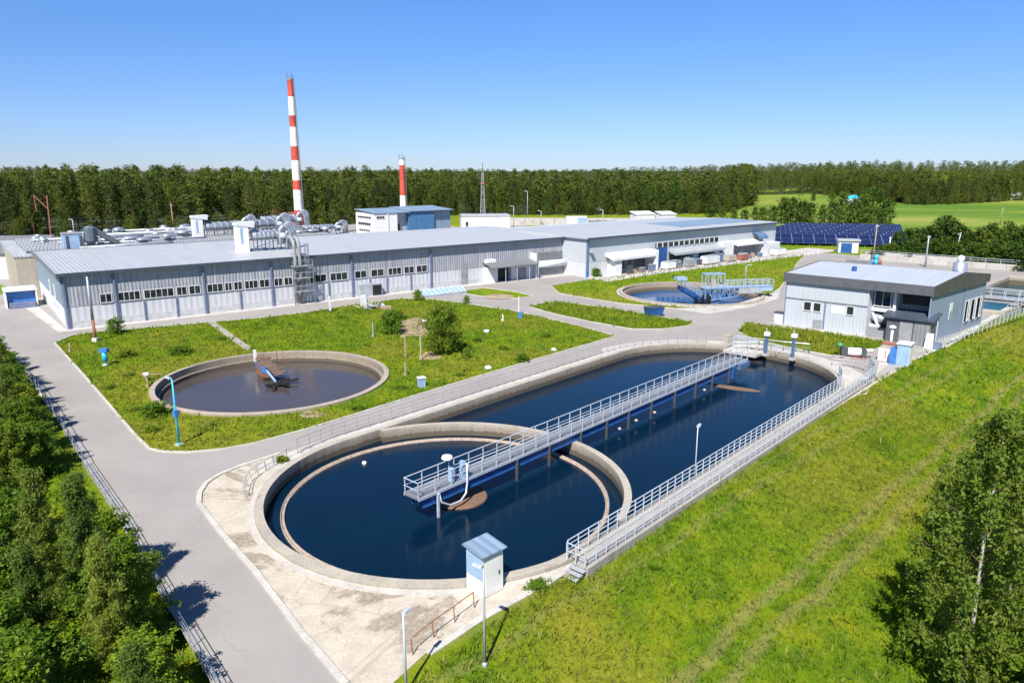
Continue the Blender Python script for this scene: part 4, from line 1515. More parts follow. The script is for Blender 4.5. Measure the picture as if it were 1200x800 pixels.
# recess with glazed stair, steel and annex
window(rbh, 11.7, 13.6, 4.2, 6.2, 1.2, 2)
MB().box(11.3, 14.0, 1.25, 2.55, 3.4, 4.0).build('landing', 'white_wall', rbh)
MB().box(11.35, 14.0, 1.3, 2.6, 4.02, 6.4).build('stair_box', 'mid_grey', rbh)
MB().box(14.0, 14.35, 1.0, 2.6, 0, 6.4).build('pier', 'white_wall', rbh)
MB().tube([(11.4, 1.6, 2.6), (13.4, 1.6, 2.2)], .55, 12).build('duct', 'steel', rbh, True)
MB().tube([(11.5, 1.2, 3.2), (12.6, .9, 1.2), (13.6, 1.0, 1.0)], .2, 8).build('pipe', 'rail_white', rbh, True)
MB().box(11.4, 12.6, .8, 2.4, .1, 1.6).build('tank_box', 'white_wall', rbh)
MB().box(14.7, 18.2, 2.52, 2.59, 4.6, 6.15).build('dark_window', 'black', rbh)
MB().box(11.25, 13.9, .35, .55, 0, 1.35).build('low_wall', 'mid_grey', rbh)
MB().box(W - .25, W + .13, 2.2, 2.58, 0, 6.38).build('corner_trim', 'white_wall', rbh)
an = MB().box(14.0, W + .6, -.9, 1.9, 0, 3.15).build('annex', 'fascia_dark', rbh)
MB().hexa([(13.4, -1.3, 3.2), (W + 1.0, -1.3, 3.2), (W + 1.0, 2.5, 3.75), (13.4, 2.5, 3.75), (13.4, -1.3, 3.4), (W + 1.0, -1.3, 3.4), (W + 1.0, 2.5, 3.95), (13.4, 2.5, 3.95)]).build('annex_roof', 'gutter_dark', rbh)
MB().box(17.3, W + .55, -.96, -.903, .05, 3.0).build('annex_panel', 'cladding_dark', rbh)
dv = MB().box(15.6, 17.1, -.96, -.903, .05, 2.9).build('annex_door', 'mid_grey', rbh)
skbox(W + .125, W + .17, 6.4, 7.4, 2.5, 4.7).build('side_panel', 'white_wall', rbh)
skbox(W + .172, W + .19, 6.5, 7.3, 2.6, 3.6).build('side_vent', 'mid_grey', rbh)
for y in (12.2, 14.4, 16.6):
    q = skbox(W + .125, W + .17, y - .1, y + 1.2, 1.2, 4.4).build('window', 'white_wall', rbh)
    skbox(W + .172, W + .185, y, y + 1.1, 1.35, 4.25).build('pane', 'window_glass', q)
skbox(W + .125, W + .16, 10.8, 11.1, 0, 6.35).build('trim_post', 'column_blue', rbh)
MB().tube([(W + 1.2, -.5, 0), (W + 1.2, -.5, 3.4)], .08, 6).build('downpipe', 'rail_white', rbh)
for y in (12.5, 15.0, 17.2):
    window(rbh, y, y + 1.0, 1.6, 4.4, W + SK * y + .33, 1, 'east')
MB().lathe(7.5, 4.8, [(.35, 8.0), (.35, 8.7), (.001, 8.75)], 8).build('roof_vent', 'deep_blue', rbh)
MB().box(4.0, 7.6, 12, 12.5, 8.3, 8.75).build('roof_duct', 'dark_grey', rbh)
# fence beside it on the slope edge
sp0 = at(1100, 410)
railing('pale railing climbing along the plant house wall at the slope edge', [(*at(1098, 408.5), .05), (*rb(21.2, 4), .05), (*rb(23.0, 18), .05), (*rb(27.5, 50), .05), (*rb(31, 78), .05)], 1.25, 1.7, mids=(.35, .68), r=.04)

# rectangular basin beyond the house
pt = thing('filter_basin', 'rectangular concrete basin of teal water behind the plant house', 'basin', (*PIT[0], 0))
rp = [(p[0] - PIT[0][0], p[1] - PIT[0][1]) for p in PIT]
cx_, cy_ = sum(p[0] for p in rp) / 4, sum(p[1] for p in rp) / 4
inn = [(p[0] + (cx_ - p[0]) * .05, p[1] + (cy_ - p[1]) * .05) for p in rp]
out = [(p[0] - (cx_ - p[0]) * .02, p[1] - (cy_ - p[1]) * .02) for p in rp]
MB().ring(out, inn, -3, .5).build('wall', 'basin_concrete', pt)
sheet('water', PIT, [], 'water_teal', z=-1.2)
railing('pale railing along the teal basin behind the plant house', [(*rb(22.8, 30), .5), (*rb(27.5, 77), .5)], 1.1, 2.0, mids=(.5,), r=.04)
# service bridge across it
sb_ = thing('service_bridge', 'pale railed service bridge across the teal basin', 'footbridge', (*rb(11, 39), 0), math.atan2(N[1], N[0]))
MB().box(0, 24, -.9, .9, 1.2, 1.6).build('deck', 'rail_grey', sb_)
MB().box(0, 24, -.7, .7, .6, 1.198).build('girder', 'mid_grey', sb_)
g_ = MB()
for k in range(13):
    for y in (-.85, .85):
        g_.bar((k * 2, y, 1.6), (k * 2, y, 2.8), .08)
for y in (-.85, .85):
    g_.bar((0, y, 2.8), (24, y, 2.8), .09)
    g_.bar((0, y, 2.2), (24, y, 2.2), .07)
g_.build('rail', 'rail_white', sb_)
MB().box(-.4, .4, -.7, .7, 0, .6).build('pier', 'concrete', sb_)
# long raised concrete channel behind the house
ch = thing('concrete_channel', 'long raised white concrete channel behind the plant house', 'channel', (*rb(-18, 92), 0), math.atan2(N[1], N[0]))
MB().box(0, 52, 0, .5, 0, 1.3).box(0, 52, 4.0, 4.5, 0, 1.6).build('wall', 'concrete_pale', ch)
MB().box(0, 52, .5, 4.0, .6, .9).build('channel_bed', 'concrete', ch)
for k in range(14):
    MB().box(1 + k * 3.8, 1.5 + k * 3.8, -.3, -.003, 0, 1.2).build('buttress', 'concrete_pale', ch)
railing('thin pale railing on top of the raised channel', [(*rb(-18, 92.2), 1.3), (*rb(33, 92.2), 1.3)], 1.0, 3.0, r=.04)
# silver silo
si = thing('silo', 'silver round silo with white dome behind the plant house roof', 'silo', (*at(1124, 320, 1.0), 0))
si.scale = (.72, .72, .62)
MB().lathe(0, 0, [(1.9, 0), (1.9, 5.0), (1.0, 5.7), (.9, 5.8)], 18).build('drum', 'steel', si, True)
MB().lathe(0, 0, [(.75, 5.8), (1.0, 6.5), (.8, 7.2), (.3, 7.6), (.001, 7.65)], 14).build('dome', 'white_paint', si, True)
MB().box(-2.6, -1.6, -2.2, -1.0, 0, 2.6).build('cabinet', 'dark_metal', si)

# ------------------------------------------------------------------ equipment at the far basin end
gt = []
for k, (px, py, lab) in enumerate([(897, 414, 'blue gate actuator post at the far basin end nearest the bridge'), (928.5, 419, 'taller blue gate actuator post with white cap on the far basin rim')]):
    q = thing('gate_actuator', lab, 'actuator', (*at(px, py, .3), .3), R(30))
    h = 2.2 + .25 * k
    MB().box(-.14, .14, -.14, .14, 0, h).build('post', 'dusty_blue', q)
    MB().box(-.26, .3, -.24, .24, h + .002, h + .45).build('gearbox', 'white_paint', q)
    MB().tube([(-.1, .0, h + .45), (-.1, 0, h + 1.0)], .07, 6).build('spindle', 'grey_metal', q)
    MB().lathe(.42, 0, [(.02, h + .15), (.25, h + .15), (.25, h + .2), (.02, h + .2)], 12).build('handwheel', 'blue_paint', q)
    MB().box(-.3, .3, -.3, .3, -.3, -.002).build('base', 'concrete_pale', q)
railing('green and grey railing behind the gate posts at the far basin end', [(*at(862, 404), .05), (*at(885, 407), .05), (*at(915, 411), .05), (*at(948, 414), .05)], 1.15, 1.5, mat='green_paint', topmat='rail_white', mids=(.5,), r=.04)
railing('pale railing along the channel by the bridge landing', [(*at(860, 412), .2), (*at(893, 413), .2), (*at(925, 420), .2)], 1.1, 1.6, mat='rail_white', mids=(.5,), r=.04)
railing('pale curved railing with shadow on the white concrete by the far basin end', [(*at(975, 428), .05), (*at(1000, 431), .05), (*at(1022, 438), .05), (*at(1026, 442), .05)], 1.15, 1.2, mat='rail_grey', mids=(.35, .68), r=.035)
pc = MB()
pc.box(0, 1.0, 0, .8, .0, 1.3)
cb_ = pc.build('concrete_post', 'cream')
put(tag(cb_, 'cream concrete post box at the landing of the footbridge', 'post'), (*at(853, 405), 0), R(40))
ld_ = thing('bridge_landing', 'white concrete landing with short steel frame where the footbridge ends', 'landing', (*at(868, 413, .3), 0), UA)
MB().box(-.2, 2.6, -2.0, 2.2, 0, .3).build('slab', 'concrete_pale', ld_)
g_ = MB()
for x in (-.1, 2.4):
    for y in (-1.9, 2.1):
        g_.bar((x, y, .3), (x, y, 1.5), .09)
g_.bar((-.1, 2.1, 1.5), (2.4, 2.1, 1.5), .08).bar((2.4, -1.9, 1.5), (2.4, 2.1, 1.5), .08).bar((-.1, 2.1, .9), (2.4, 2.1, .9), .06).bar((2.4, -1.9, .9), (2.4, 2.1, .9), .06)
g_.build('frame', 'rail_white', ld_)
# pump set
pu = thing('pump_set', 'dark pump motor with white drum on the concrete before the plant house', 'pump', (*at(1000, 419), .03), R(-12))
MB().tube([(-.75, 0, .7), (.75, 0, .7)], .52, 12).build('drum', 'white_paint', pu, True)
MB().box(-1.5, -.8, -.5, .5, .1, 1.25).build('motor', 'dark_metal', pu)
MB().box(.8, 1.3, -.5, .5, .1, 1.1).build('gear_case', 'dark_metal', pu)
MB().tube([(1.3, 0, .9), (2.1, 0, 1.0)], .22, 10).build('flange', 'white_paint', pu, True)
MB().lathe(-1.6, .2, [(.001, 1.2), (.4, 1.25), (.42, 1.6), (.001, 1.75)], 10).build('cover', 'green_paint', pu, True)
MB().box(-1.6, 1.4, -.6, .6, 0, .1).build('base', 'rust_red', pu)
# switch boxes
ws = thing('switch_cabinet', 'white and orange-brown switch cabinet beside the blue booth', 'cabinet', (*at(1028, 422), .03), R(-40))
MB().box(0, 1.7, 0, 1.2, 0, 1.5).build('body', 'white_paint', ws)
MB().box(.3, 1.7, .05, 1.2, 1.502, 2.0).build('upper_box', 'cream', ws)
MB().box(.25, 1.75, .0, 1.25, 2.002, 2.12).build('lid', 'rust_red', ws)
MB().box(.75, .85, -.03, -.003, .3, 1.3).build('latch', 'rust_red', ws)
bb = thing('booth', 'small light blue booth with white side and flat top on the concrete corner', 'booth', (*at(1049, 428), .03), R(-40))
MB().box(0, 1.3, 0, 1.6, 0, 2.5).build('body', 'pale_blue', bb)
MB().box(1.302, 1.34, .0, 1.6, 0, 2.5).build('side_panel', 'white_paint', bb)
MB().box(-.12, 1.45, -.12, 1.72, 2.502, 2.65).build('roof', 'white_wall', bb)
MB().box(.15, 1.1, -.03, -.003, .15, 2.3).build('door', 'pale_blue', bb)
MB().box(-.75, -.02, .1, 1.2, 0, 1.9).build('side_box', 'blue_paint', bb)
vp = thing('vent_pipe', 'white vent pipe with cap standing against the dark annex', 'pipe', (*at(1043, 409), .03))
MB().tube([(0, 0, 0), (0, 0, 2.6)], .16, 8).build('pipe', 'white_paint', vp, True)
MB().lathe(0, 0, [(.16, 2.6), (.42, 2.75), (.42, 2.9), (.001, 3.1)], 10).build('cap', 'white_paint', vp)
hb = thing('meter_box', 'white meter box against the corner of the plant house', 'box', (*rb(-1.7, .6), 0), math.atan2(N[1], N[0]))
MB().box(0, 1.55, 0, 1.0, 0, 1.5).build('body', 'white_wall', hb)
MB().box(-.1, 1.6, -.1, 1.1, 1.502, 1.62).build('lid', 'dark_metal', hb)
bw_ = MB().box(0, .5, 0, .4, 0, 2.4)
wb = thing('washing_line_panel', 'white leaning panel with debris at the annex corner', 'panel', (*at(1082, 408), .03), R(-42))
MB().hexa([(0, 0, 0), (1.0, 0, 0), (1.0, .1, 0), (0, .1, 0), (.1, .4, 1.9), (.9, .4, 1.9), (.9, .5, 1.9), (.1, .5, 1.9)]).build('panel', 'white_wall', wb)
MB().box(1.1, 1.8, .1, .7, 0, .9).build('crate', 'column_blue', wb)

# ------------------------------------------------------------------ things on the main lawn
hy = thing('hydrant', 'turquoise hydrant pillar standing in the lawn near the road', 'hydrant', (*at(124, 428), 0))
MB().lathe(0, 0, [(.12, 0), (.12, .5), (.3, .6), (.3, 1.6), (.001, 1.6)], 12).build('body', 'turquoise', hy, True)
MB().box(-.45, .45, -.33, .33, 1.6, 2.0).build('head', 'blue_paint', hy)
MB().box(-.25, .25, -.25, .25, -.05, .15).build('base', 'white_paint', hy)
rp_ = thing('red_pole', 'tall pole, pale grey above and rusty red below, before the factory wall', 'pole', (*at(112, 400), 0))
MB().tube([(0, 0, -.2), (0, 0, 2.9)], .2, 8).build('lower_section', 'rust_red', rp_, True)
MB().tube([(0, 0, 2.9), (0, 0, 8.6)], [.19, .12], 8).build('upper_section', 'rail_grey', rp_, True)
MB().box(-.3, .3, -.3, .3, -.05, .5).build('footing', 'white_wall', rp_)
for (px, py, top, lab, mt) in [(82, 412, 401, 'bent pale stake in the lawn corner by the road', 'wood'), (173, 453, 436, 'leaning grey wooden stake beside the murky tank', 'wood'),
                               (475, 418, 392, 'grey wooden post in the lawn before the round tree', 'wood'), (493, 421, 394, 'whitish wooden post beside bare soil in the lawn', 'cream'),
                               (437, 395, 377, 'thin grey stake in the middle of the lawn', 'rail_grey'), (475, 440, 424, 'short twig stake at the rim of the murky tank', 'wood'),
                               (589, 376, 368, 'short white marker post at the lawn edge by the path', 'white_paint')]:
    b = at(px, py)
    h = (py - top) / (py - YH) * CAMH
    o = MB().tube([(0, 0, -.1), (.05, 0, h * .5), (.0 if 'lean' not in lab else -.5, .1, h)], .09, 6).box(-.16, .16, -.16, .16, -.05, .25).build('stake', mt)
    put(tag(o, lab, 'stake'), (*b, 0))
bx = thing('meter_box', 'small pale blue box standing in the grass above the basin road', 'box', (*at(494, 453), 0), R(30))
MB().box(-.35, .35, -.3, .3, 0, .95).build('body', 'pale_blue', bx)
MB().box(-.42, .42, -.37, .37, .952, 1.05).build('lid', 'white_wall', bx)
sgn = thing('small_sign', 'slim white post with blue board at the path crossing', 'sign', (*at(608, 372), 0))
MB().tube([(0, 0, 0), (0, 0, 3.3)], .07, 6).build('post', 'white_paint', sgn)
MB().box(-.1, .5, -.5, .0, 0, .9).build('board', 'blue_paint', sgn)
bn = thing('container_bin', 'dark blue-grey waste bin beside the middle lawn path', 'bin', (*at(766, 370), .05), R(12))
MB().hexa([(-1.2, -.6, .15), (1.2, -.6, .15), (1.2, .6, .15), (-1.2, .6, .15), (-1.4, -.8, 1.3), (1.4, -.8, 1.3), (1.4, .8, 1.3), (-1.4, .8, 1.3)]).build('body', 'deep_blue', bn)
MB().box(-1.45, 1.45, -.85, .85, 1.302, 1.42).build('lid', 'dark_metal', bn)
for x in (-1.0, 1.0):
    MB().box(x - .1, x + .1, -.6, .6, 0, .15).build('wheel', 'black', bn)
# rubbish by the factory wall
jk = thing('scrap_heap', 'heap of grey scrap metal and boards by the factory wall', 'scrap heap', (*at(436, 362), 0), R(20))
g_ = MB()
rr = random.Random(9)
for k in range(16):
    x, y = rr.uniform(-2.5, 2.5), rr.uniform(-1, 1)
    a = rr.uniform(0, 3.1)
    g_.bar((x, y, rr.uniform(.1, .6)), (x + 1.4 * math.cos(a), y + 1.4 * math.sin(a), rr.uniform(.2, 1.1)), rr.uniform(.1, .6), .12)
g_.build('scrap', 'grey_metal', jk)
MB().box(1.2, 2.9, -1.3, -.4, 0, .5).build('plank_stack', 'wood', jk)
cb2 = thing('cable_cabinet', 'tall grey cabinet with dark side at the lawn edge by the factory', 'cabinet', (*at(424, 360), 0), R(30))
MB().box(0, .9, 0, .7, 0, 1.9).build('body', 'white_wall', cb2)
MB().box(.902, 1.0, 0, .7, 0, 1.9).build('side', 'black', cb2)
pl = thing('post', 'short pale pillar at the pavement edge near the duct riser', 'pillar', (*at(387, 366), 0), R(30))
MB().box(-.15, .15, -.15, .15, 0, 2.6).build('shaft', 'white_wall', pl)
MB().box(-.2, .2, -.2, .2, -.05, .3).build('foot', 'dark_metal', pl)
gh = thing('glass_frame', 'long low frame of pale glazing lying by the hall pavement', 'cold frame', (*at(497, 350), 0), MR)
MB().box(0, 9, 0, 2, 0, .5).build('base', 'grey_metal', gh)
g_ = MB()
for k in range(10):
    g_.bar((k, 0, .5), (k, 2, 1.2), .08)
g_.bar((0, 0, .5), (9, 0, .5), .08).bar((0, 2, 1.2), (9, 2, 1.2), .08)
g_.build('frame', 'white_wall', gh)
MB().hexa([(0, 0, .5), (9, 0, .5), (9, 2, .5), (0, 2, .5), (0, 0, .52), (9, 0, .52), (9, 2, 1.16), (0, 2, 1.16)]).build('glass', 'pale_blue', gh)
# white stones
for k, (px, py) in enumerate([(570, 389), (498, 377), (649, 411), (572, 432)]):
    g_ = MB()
    g_.lathe(0, 0, [(.001, -.1), (.45, 0), (.5, .25), (.3, .5), (.001, .55)], 7)
    o = g_.build('stone', 'white_wall')
    put(tag(o, ['white boulder alone in the lawn', 'white boulder beside the bare soil patch', 'pale stone near the basin railing', 'pale stone at the lawn bottom by the walkway'][k], 'stone'), (*at(px, py), 0), k, (.9, .7, .7))

# ------------------------------------------------------------------ left fence along the road
fpts = [(*at(*p), .0) for p in [(98, 548), (140, 612), (180, 684), (240, 789), (290, 880)]]
fl1 = [(*at(*p), .0) for p in [(36, 446), (60, 482), (98, 547)]]
fen1 = railing('low pipe fence with pale blue top rail between trees and road', fl1, 1.15, 2.2, mat='mid_grey', topmat='dusty_blue', mids=(.5,), r=.024, name='pipe_fence', cat='fence')
fen2 = railing('grey wire fence with blue top rail at the grassy gap beside the road', fpts, 1.15, 2.0, mat='mid_grey', topmat='dusty_blue', mids=(.25, .5, .75), r=.02, name='wire_fence', cat='fence')

# ------------------------------------------------------------------ left-hand yard
kd = thing('container', 'white open container with blue inside by the factory gable', 'container', (*at(8, 362), 0), R(37))
MB().box(0, .2, 0, 5, 0, 2.7).box(4.2, 4.4, 0, 5, 0, 2.7).box(.2, 4.2, 4.8, 5, 0, 2.7).build('wall', 'white_paint', kd)
MB().box(-.1, 4.5, -.1, 5.1, 2.7, 2.9).build('roof', 'white_wall', kd)
MB().box(.25, 4.15, .6, .7, .8, 2.5).build('blue_panel', 'blue_paint', kd)
MB().box(.4, 4.0, -.9, .4, 0, .9).build('machine', 'column_blue', kd)
by = thing('storage_shed', 'long cream storage shed behind the gable of the factory hall', 'building', (*at(2, 322), 0), R(12))
MB().box(0, 30, 0, 10, 0, 5.0).build('wall', 'cream', by)
MB().hexa([(-.4, -.5, 5.0), (30.4, -.5, 5.0), (30.4, 10.4, 5.6), (-.4, 10.4, 5.6), (-.4, -.5, 5.3), (30.4, -.5, 5.3), (30.4, 10.4, 5.9), (-.4, 10.4, 5.9)]).build('roof', 'roof_metal', by)
MB().box(4, 8, -.05, -.003, 0, 3.4).build('door', 'white_wall', by)
bz = thing('workshop', 'low workshop with dark roof and pale rounded wall at the picture edge', 'building', (*at(-45, 328), 0), R(12))
MB().box(0, 13.5, 0, 12, 0, 5.2).build('wall', 'white_wall', bz)
MB().hexa([(-.4, -.5, 5.2), (13.9, -.5, 5.2), (13.9, 12.4, 7.6), (-.4, 12.4, 7.6), (-.4, -.5, 5.5), (13.9, -.5, 5.5), (13.9, 12.4, 7.9), (-.4, 12.4, 7.9)]).build('roof', 'dark_grey', bz)
MB().box(9, 12, -.05, -.003, 1, 3).build('window', 'window_glass', bz)
sheet('lawn_patch', smooth_poly([at(*p) for p in [(15, 326), (36, 321), (60, 324), (50, 330), (26, 332)]]), [], 'meadow', z=.05)
sheet('lawn_patch', smooth_poly([at(*p) for p in [(-60, 340), (-20, 328), (8, 335), (12, 343), (-30, 352)]]), [], 'meadow', z=.05)
cr = thing('crane_arm', 'rusty orange crane arms rising behind the rear roof', 'crane', (*at(60, 281), 0), R(30))
MB().bar((0, 0, 0), (.5, 0, 14), .35).build('mast', 'rust_red', cr)
MB().bar((.5, 0, 9.5), (-3.0, 0, 14.2), .3).bar((-3.0, 0, 14.2), (-2.8, 0, 9), .25).build('jib', 'rust_red', cr)
po = thing('pole', 'tall brown wooden pole before the pine forest edge', 'pole', (*at(205, 276), 0))
MB().tube([(0, 0, 0), (-.3, 0, 11.0)], [.28, .16], 7).build('shaft', 'wood', po)
MB().bar((-.9, 0, 10.3), (.4, 0, 10.3), .15).build('cross_arm', 'wood', po)

# ------------------------------------------------------------------ chimneys, boiler house, mast
def chimney(label, base, h, r0, r1, bands):
    root = thing('chimney', label, 'chimney', base)
    n = len(bands)
    for (a, b, mt) in bands:
        ra, rb_ = r0 + (r1 - r0) * a, r0 + (r1 - r0) * b
        MB().lathe(0, 0, [(ra, h * a), (rb_, h * b)], 24).build('red_band' if mt == 'red_paint' else 'white_band', mt, root, True)
    MB().lathe(0, 0, [(r1, h), (r1 * 1.06, h + .01), (r1 * 1.06, h + .5), (r1 * .7, h + .5), (r1 * .7, h - 1)], 24).build('rim', 'mid_grey', root)
    l = MB()
    for s in (-.25, .25):
        l.bar((r0 + .25, s, 2), (r1 + .25, s, h + .8), .1)
    for k in range(int(h / 1.2)):
        t = k * 1.2 / h
        x = r0 + (r1 - r0) * t + .25
        l.bar((x, -.25, k * 1.2 + 1.5), (x, .25, k * 1.2 + 1.5), .07)
    l.build('ladder', 'dark_grey', root)
    a = MB()
    for k in range(5):
        t = k * 1.256
        a.bar((r1 * math.cos(t), r1 * math.sin(t), h), (r1 * 1.1 * math.cos(t), r1 * 1.1 * math.sin(t), h + 1.6 + .6 * (k % 2)), .09)
    a.build('lightning_rod', 'dark_metal', root)
    return root


# band limits measured on the photograph
cy_c = 238.6
zt = zat(0, cy_c, 94)
cx_c = (339.8 - 600) / F * (cy_c * CT - (zt - CAMH) * ST)
ys = [(281, 246, 'red_paint'), (246, 222.5, 'chimney_white'), (222.5, 211.5, 'red_paint'), (211.5, 188, 'chimney_white'), (188, 171.5, 'red_paint'), (171.5, 149, 'chimney_white'),
      (149, 135.5, 'red_paint'), (135.5, 113.5, 'chimney_white'), (113.5, 94, 'red_paint')]
hb_ = [(max(0, zat(0, cy_c, a)) / zt, zat(0, cy_c, b) / zt, m) for a, b, m in ys]
chimney('tall chimney ringed with nine red and white bands', (cx_c, cy_c, 0), zt, 1.5, .9, hb_)
cy_c = 283.
zt = zat(0, cy_c, 187)
hb_ = [(0, zat(0, cy_c, 229) / zt, 'chimney_white'), (zat(0, cy_c, 229) / zt, zat(0, cy_c, 193.5) / zt, 'red_paint'), (zat(0, cy_c, 193.5) / zt, 1, 'chimney_white')]
chimney('shorter chimney with one long red band behind the boiler house', ((472. - 600) / F * (cy_c * CT + 8 * ST), cy_c, 0), zt, 1.35, .98, hb_)

bo = at(440, 279)
bh = thing('boiler_house', 'white boiler house with blue clad wing below the shorter chimney', 'building', (*bo, 0), MR)
HB = 7.9


def bwall(name, x0, x1, y0, y1, z0, z1, mt):
    return MB().box(x0, x1, y0, y1, z0, z1).build(name, mt, bh)


bwall('wall', 0, 8.4, 0, 14, 0, HB, 'white_paint')
bwall('wall', 8.401, 13.0, 2.0, 14, 0, HB - .2, 'grey_metal')
bwall('blue_wing', 13.001, 23, .4, 14, 0, HB + .3, 'blue_cladding')
bwall('wing_wall', 23.001, 30.5, 1.5, 14, 0, HB, 'roof_blue')
MB().hexa([(-.3, -.3, HB + .002), (13.0, -.3, HB + .002), (13.0, 14.3, HB + .8), (-.3, 14.3, HB + .8), (-.3, -.3, HB + .25), (13.0, -.3, HB + .25), (13.0, 14.3, HB + 1.05), (-.3, 14.3, HB + 1.05)]).build('roof', 'roof_blue', bh)
MB().hexa([(13.0, -.2, HB + .31), (30.8, -.2, HB + .31), (30.8, 14.3, HB + 1.1), (13.0, 14.3, HB + 1.1), (13.0, -.2, HB + .55), (30.8, -.2, HB + .55), (30.8, 14.3, HB + 1.4), (13.0, 14.3, HB + 1.4)]).build('roof', 'roof_blue', bh)
for z in (6.2,):
    window(bh, 2.5, 12.5, z, z + .55, -.002, 6, 'west')
window(bh, 3.0, 12.2, 3.9, 4.7, -.002, 6, 'west')
window(bh, 3.5, 11.8, 1.9, 2.4, -.002, 5, 'west')
window(bh, .7, 3.6, 6.3, 7.0, -.002, 3)
bwall('pilaster', 4.6, 5.0, -.25, -.003, 0, HB, 'white_wall')
bwall('opening', 8.7, 10.3, 1.94, 1.998, 0, 4.2, 'black')
for x in (14.5, 17.2, 20.6):
    bwall('cladding_joint', x, x + .15, .34, .398, 0, HB + .2, 'column_blue')
sheet('bare_soil', smooth_poly([at(*p) for p in [(480, 272.5), (505, 269), (520, 267), (530, 272), (500, 278), (478, 278)]]), [], 'soil', z=.05)

ws_ = thing('white_block', 'low white block with three bays beneath the lattice mast', 'building', (*at(541, 271), 0), R(8))
for k, (x0, x1, y) in enumerate([(0, 6.0, 0), (6.0, 13.0, -.6), (13.0, 18.0, -.1)]):
    MB().box(x0 + .005, x1 - .005, y, 9, 0, 5.3).build('bay', 'white_paint', ws_)
    MB().box(x0 - .1, x1 - .02, y - .2, 9.2, 5.302, 5.85).build('roof', 'roof_metal', ws_)
window(ws_, 1.5, 2.5, 1.8, 3.4, -.002, 1)
ms = thing('lattice_mast', 'slender steel lattice mast with antenna rising over the forest', 'mast', (*at(566, 261), 0))
g_ = MB()
H = 21.0
for k in range(4):
    a = math.pi / 4 + k * math.pi / 2
    g_.bar((1.6 * math.cos(a), 1.6 * math.sin(a), 0), (.45 * math.cos(a), .45 * math.sin(a), H), .16)
for i in range(13):
    z0, z1 = H * i / 13, H * (i + 1) / 13
    q0, q1 = 1.6 - 1.15 * i / 13, 1.6 - 1.15 * (i + 1) / 13
    for k in range(4):
        a, b = math.pi / 4 + k * math.pi / 2, math.pi / 4 + (k + 1) * math.pi / 2
        g_.bar((q0 * math.cos(a), q0 * math.sin(a), z0), (q1 * math.cos(b), q1 * math.sin(b), z1), .11)
        g_.bar((q1 * math.cos(a), q1 * math.sin(a), z1), (q1 * math.cos(b), q1 * math.sin(b), z1), .10)
g_.build('lattice', 'rail_grey', ms)
MB().tube([(0, 0, H), (0, 0, H + 4)], .12, 6).build('antenna', 'dark_metal', ms)
MB().box(-.9, .9, -.9, .9, H - 5, H - 4.4).box(-.7, .7, -.7, .7, H - 9, H - 8.6).build('platform', 'rust_red', ms)
MB().box(-2.2, 2.2, -2.2, 2.2, 0, 3.0).build('base', 'white_wall', ms)

# far yard walls, sheds, lamps
fw = thing('yard_wall', 'long pale yard wall below the forest edge', 'wall', (*at(598, 264), 0), R(-2))
for k in range(9):
    MB().box(k * 6.0, k * 6.0 + 5.9, 0, .3, 0, 3.0).build('panel', 'concrete_pale', fw)
    MB().box(k * 6.0 - .2, k * 6.0 + .1, -.2, -.003, 0, 3.3).build('pier', 'concrete', fw)
tk = thing('tanker_body', 'white tank body with pale blue end behind the warehouse roof', 'tank', (*at(664, 266.5), 0), R(5))
MB().box(0, 8.0, 0, 3, .3, 4.2).build('body', 'white_paint', tk)
MB().box(4.2, 8.05, -.05, -.003, 1.2, 3.8).build('blue_panel', 'pale_blue', tk)
MB().box(.5, 7.5, .3, 2.7, 0, .3).build('base', 'dark_metal', tk)
nf = thing('net_fence', 'dark green mesh fence behind the warehouse roof', 'fence', (*at(690, 270), 0), R(3))
for k in range(7):
    MB().box(k * 3.2 + .1, k * 3.2 + 3.1, 0, .08, .1, 3.6).build('panel', 'dark_grey', nf)
    MB().box(k * 3.2 - .1, k * 3.2 + .1, -.1, .15, 0, 3.9).build('post', 'dark_metal', nf)
for (px, py, h, lab) in [(602, 268, 8.5, 'grey lamp post beside the white block'), (618, 260, 13., 'tall grey pole before the forest by the yard wall'), (706, 272, 8., 'lamp post with flat head near the mesh fence'),
                         (634, 265, 6., 'short pale lamp post on the yard grass by the wall'), (88, 281, 6.5, 'green lamp post behind the rear roof')]:
    lamp_post(lab, (*at(px, py), 0), h, 'rail_grey', arm=.9, r=.16, ang=R(180))
sheet('lawn_patch', smooth_poly([at(*p) for p in [(607, 268), (620, 263), (640, 264), (690, 268), (660, 273), (612, 274)]]), [], 'meadow', z=.05)
sheet('yard_asphalt', [mw(40, 60), mw(60, 40), mw(104, 30), at(545, 268), at(520, 263), at(430, 262), at(340, 264)], [], 'asphalt', z=.026)
sheet('yard_asphalt', [at(*p) for p in [(540, 274), (598, 262), (760, 262), (860, 268), (760, 278), (540, 278)]], [], 'asphalt', z=.03)
for k, (px, py, w, mt, lab) in enumerate([(318, 268, 9, 'rust_red', 'red and white shed roof behind the filter tower'), (745, 262, 9, 'white_paint', 'small white hut before the forest'), (775, 262, 7, 'white_wall', 'pale low shed beside the far trees')]):
    q = thing('shed', lab, 'shed', (*at(px, py), 0), R(20))
    MB().box(0, w, 0, 5, 0, 3.6 + (2 if k == 0 else 0)).build('wall', 'white_wall', q)
    z = 3.6 + (2 if k == 0 else 0)
    MB().hexa([(-.3, -.3, z), (w + .3, -.3, z), (w + .3, 5.3, z + 1.0), (-.3, 5.3, z + 1.0), (-.3, -.3, z + .25), (w + .3, -.3, z + .25), (w + .3, 5.3, z + 1.25), (-.3, 5.3, z + 1.25)]).build('roof', mt, q)

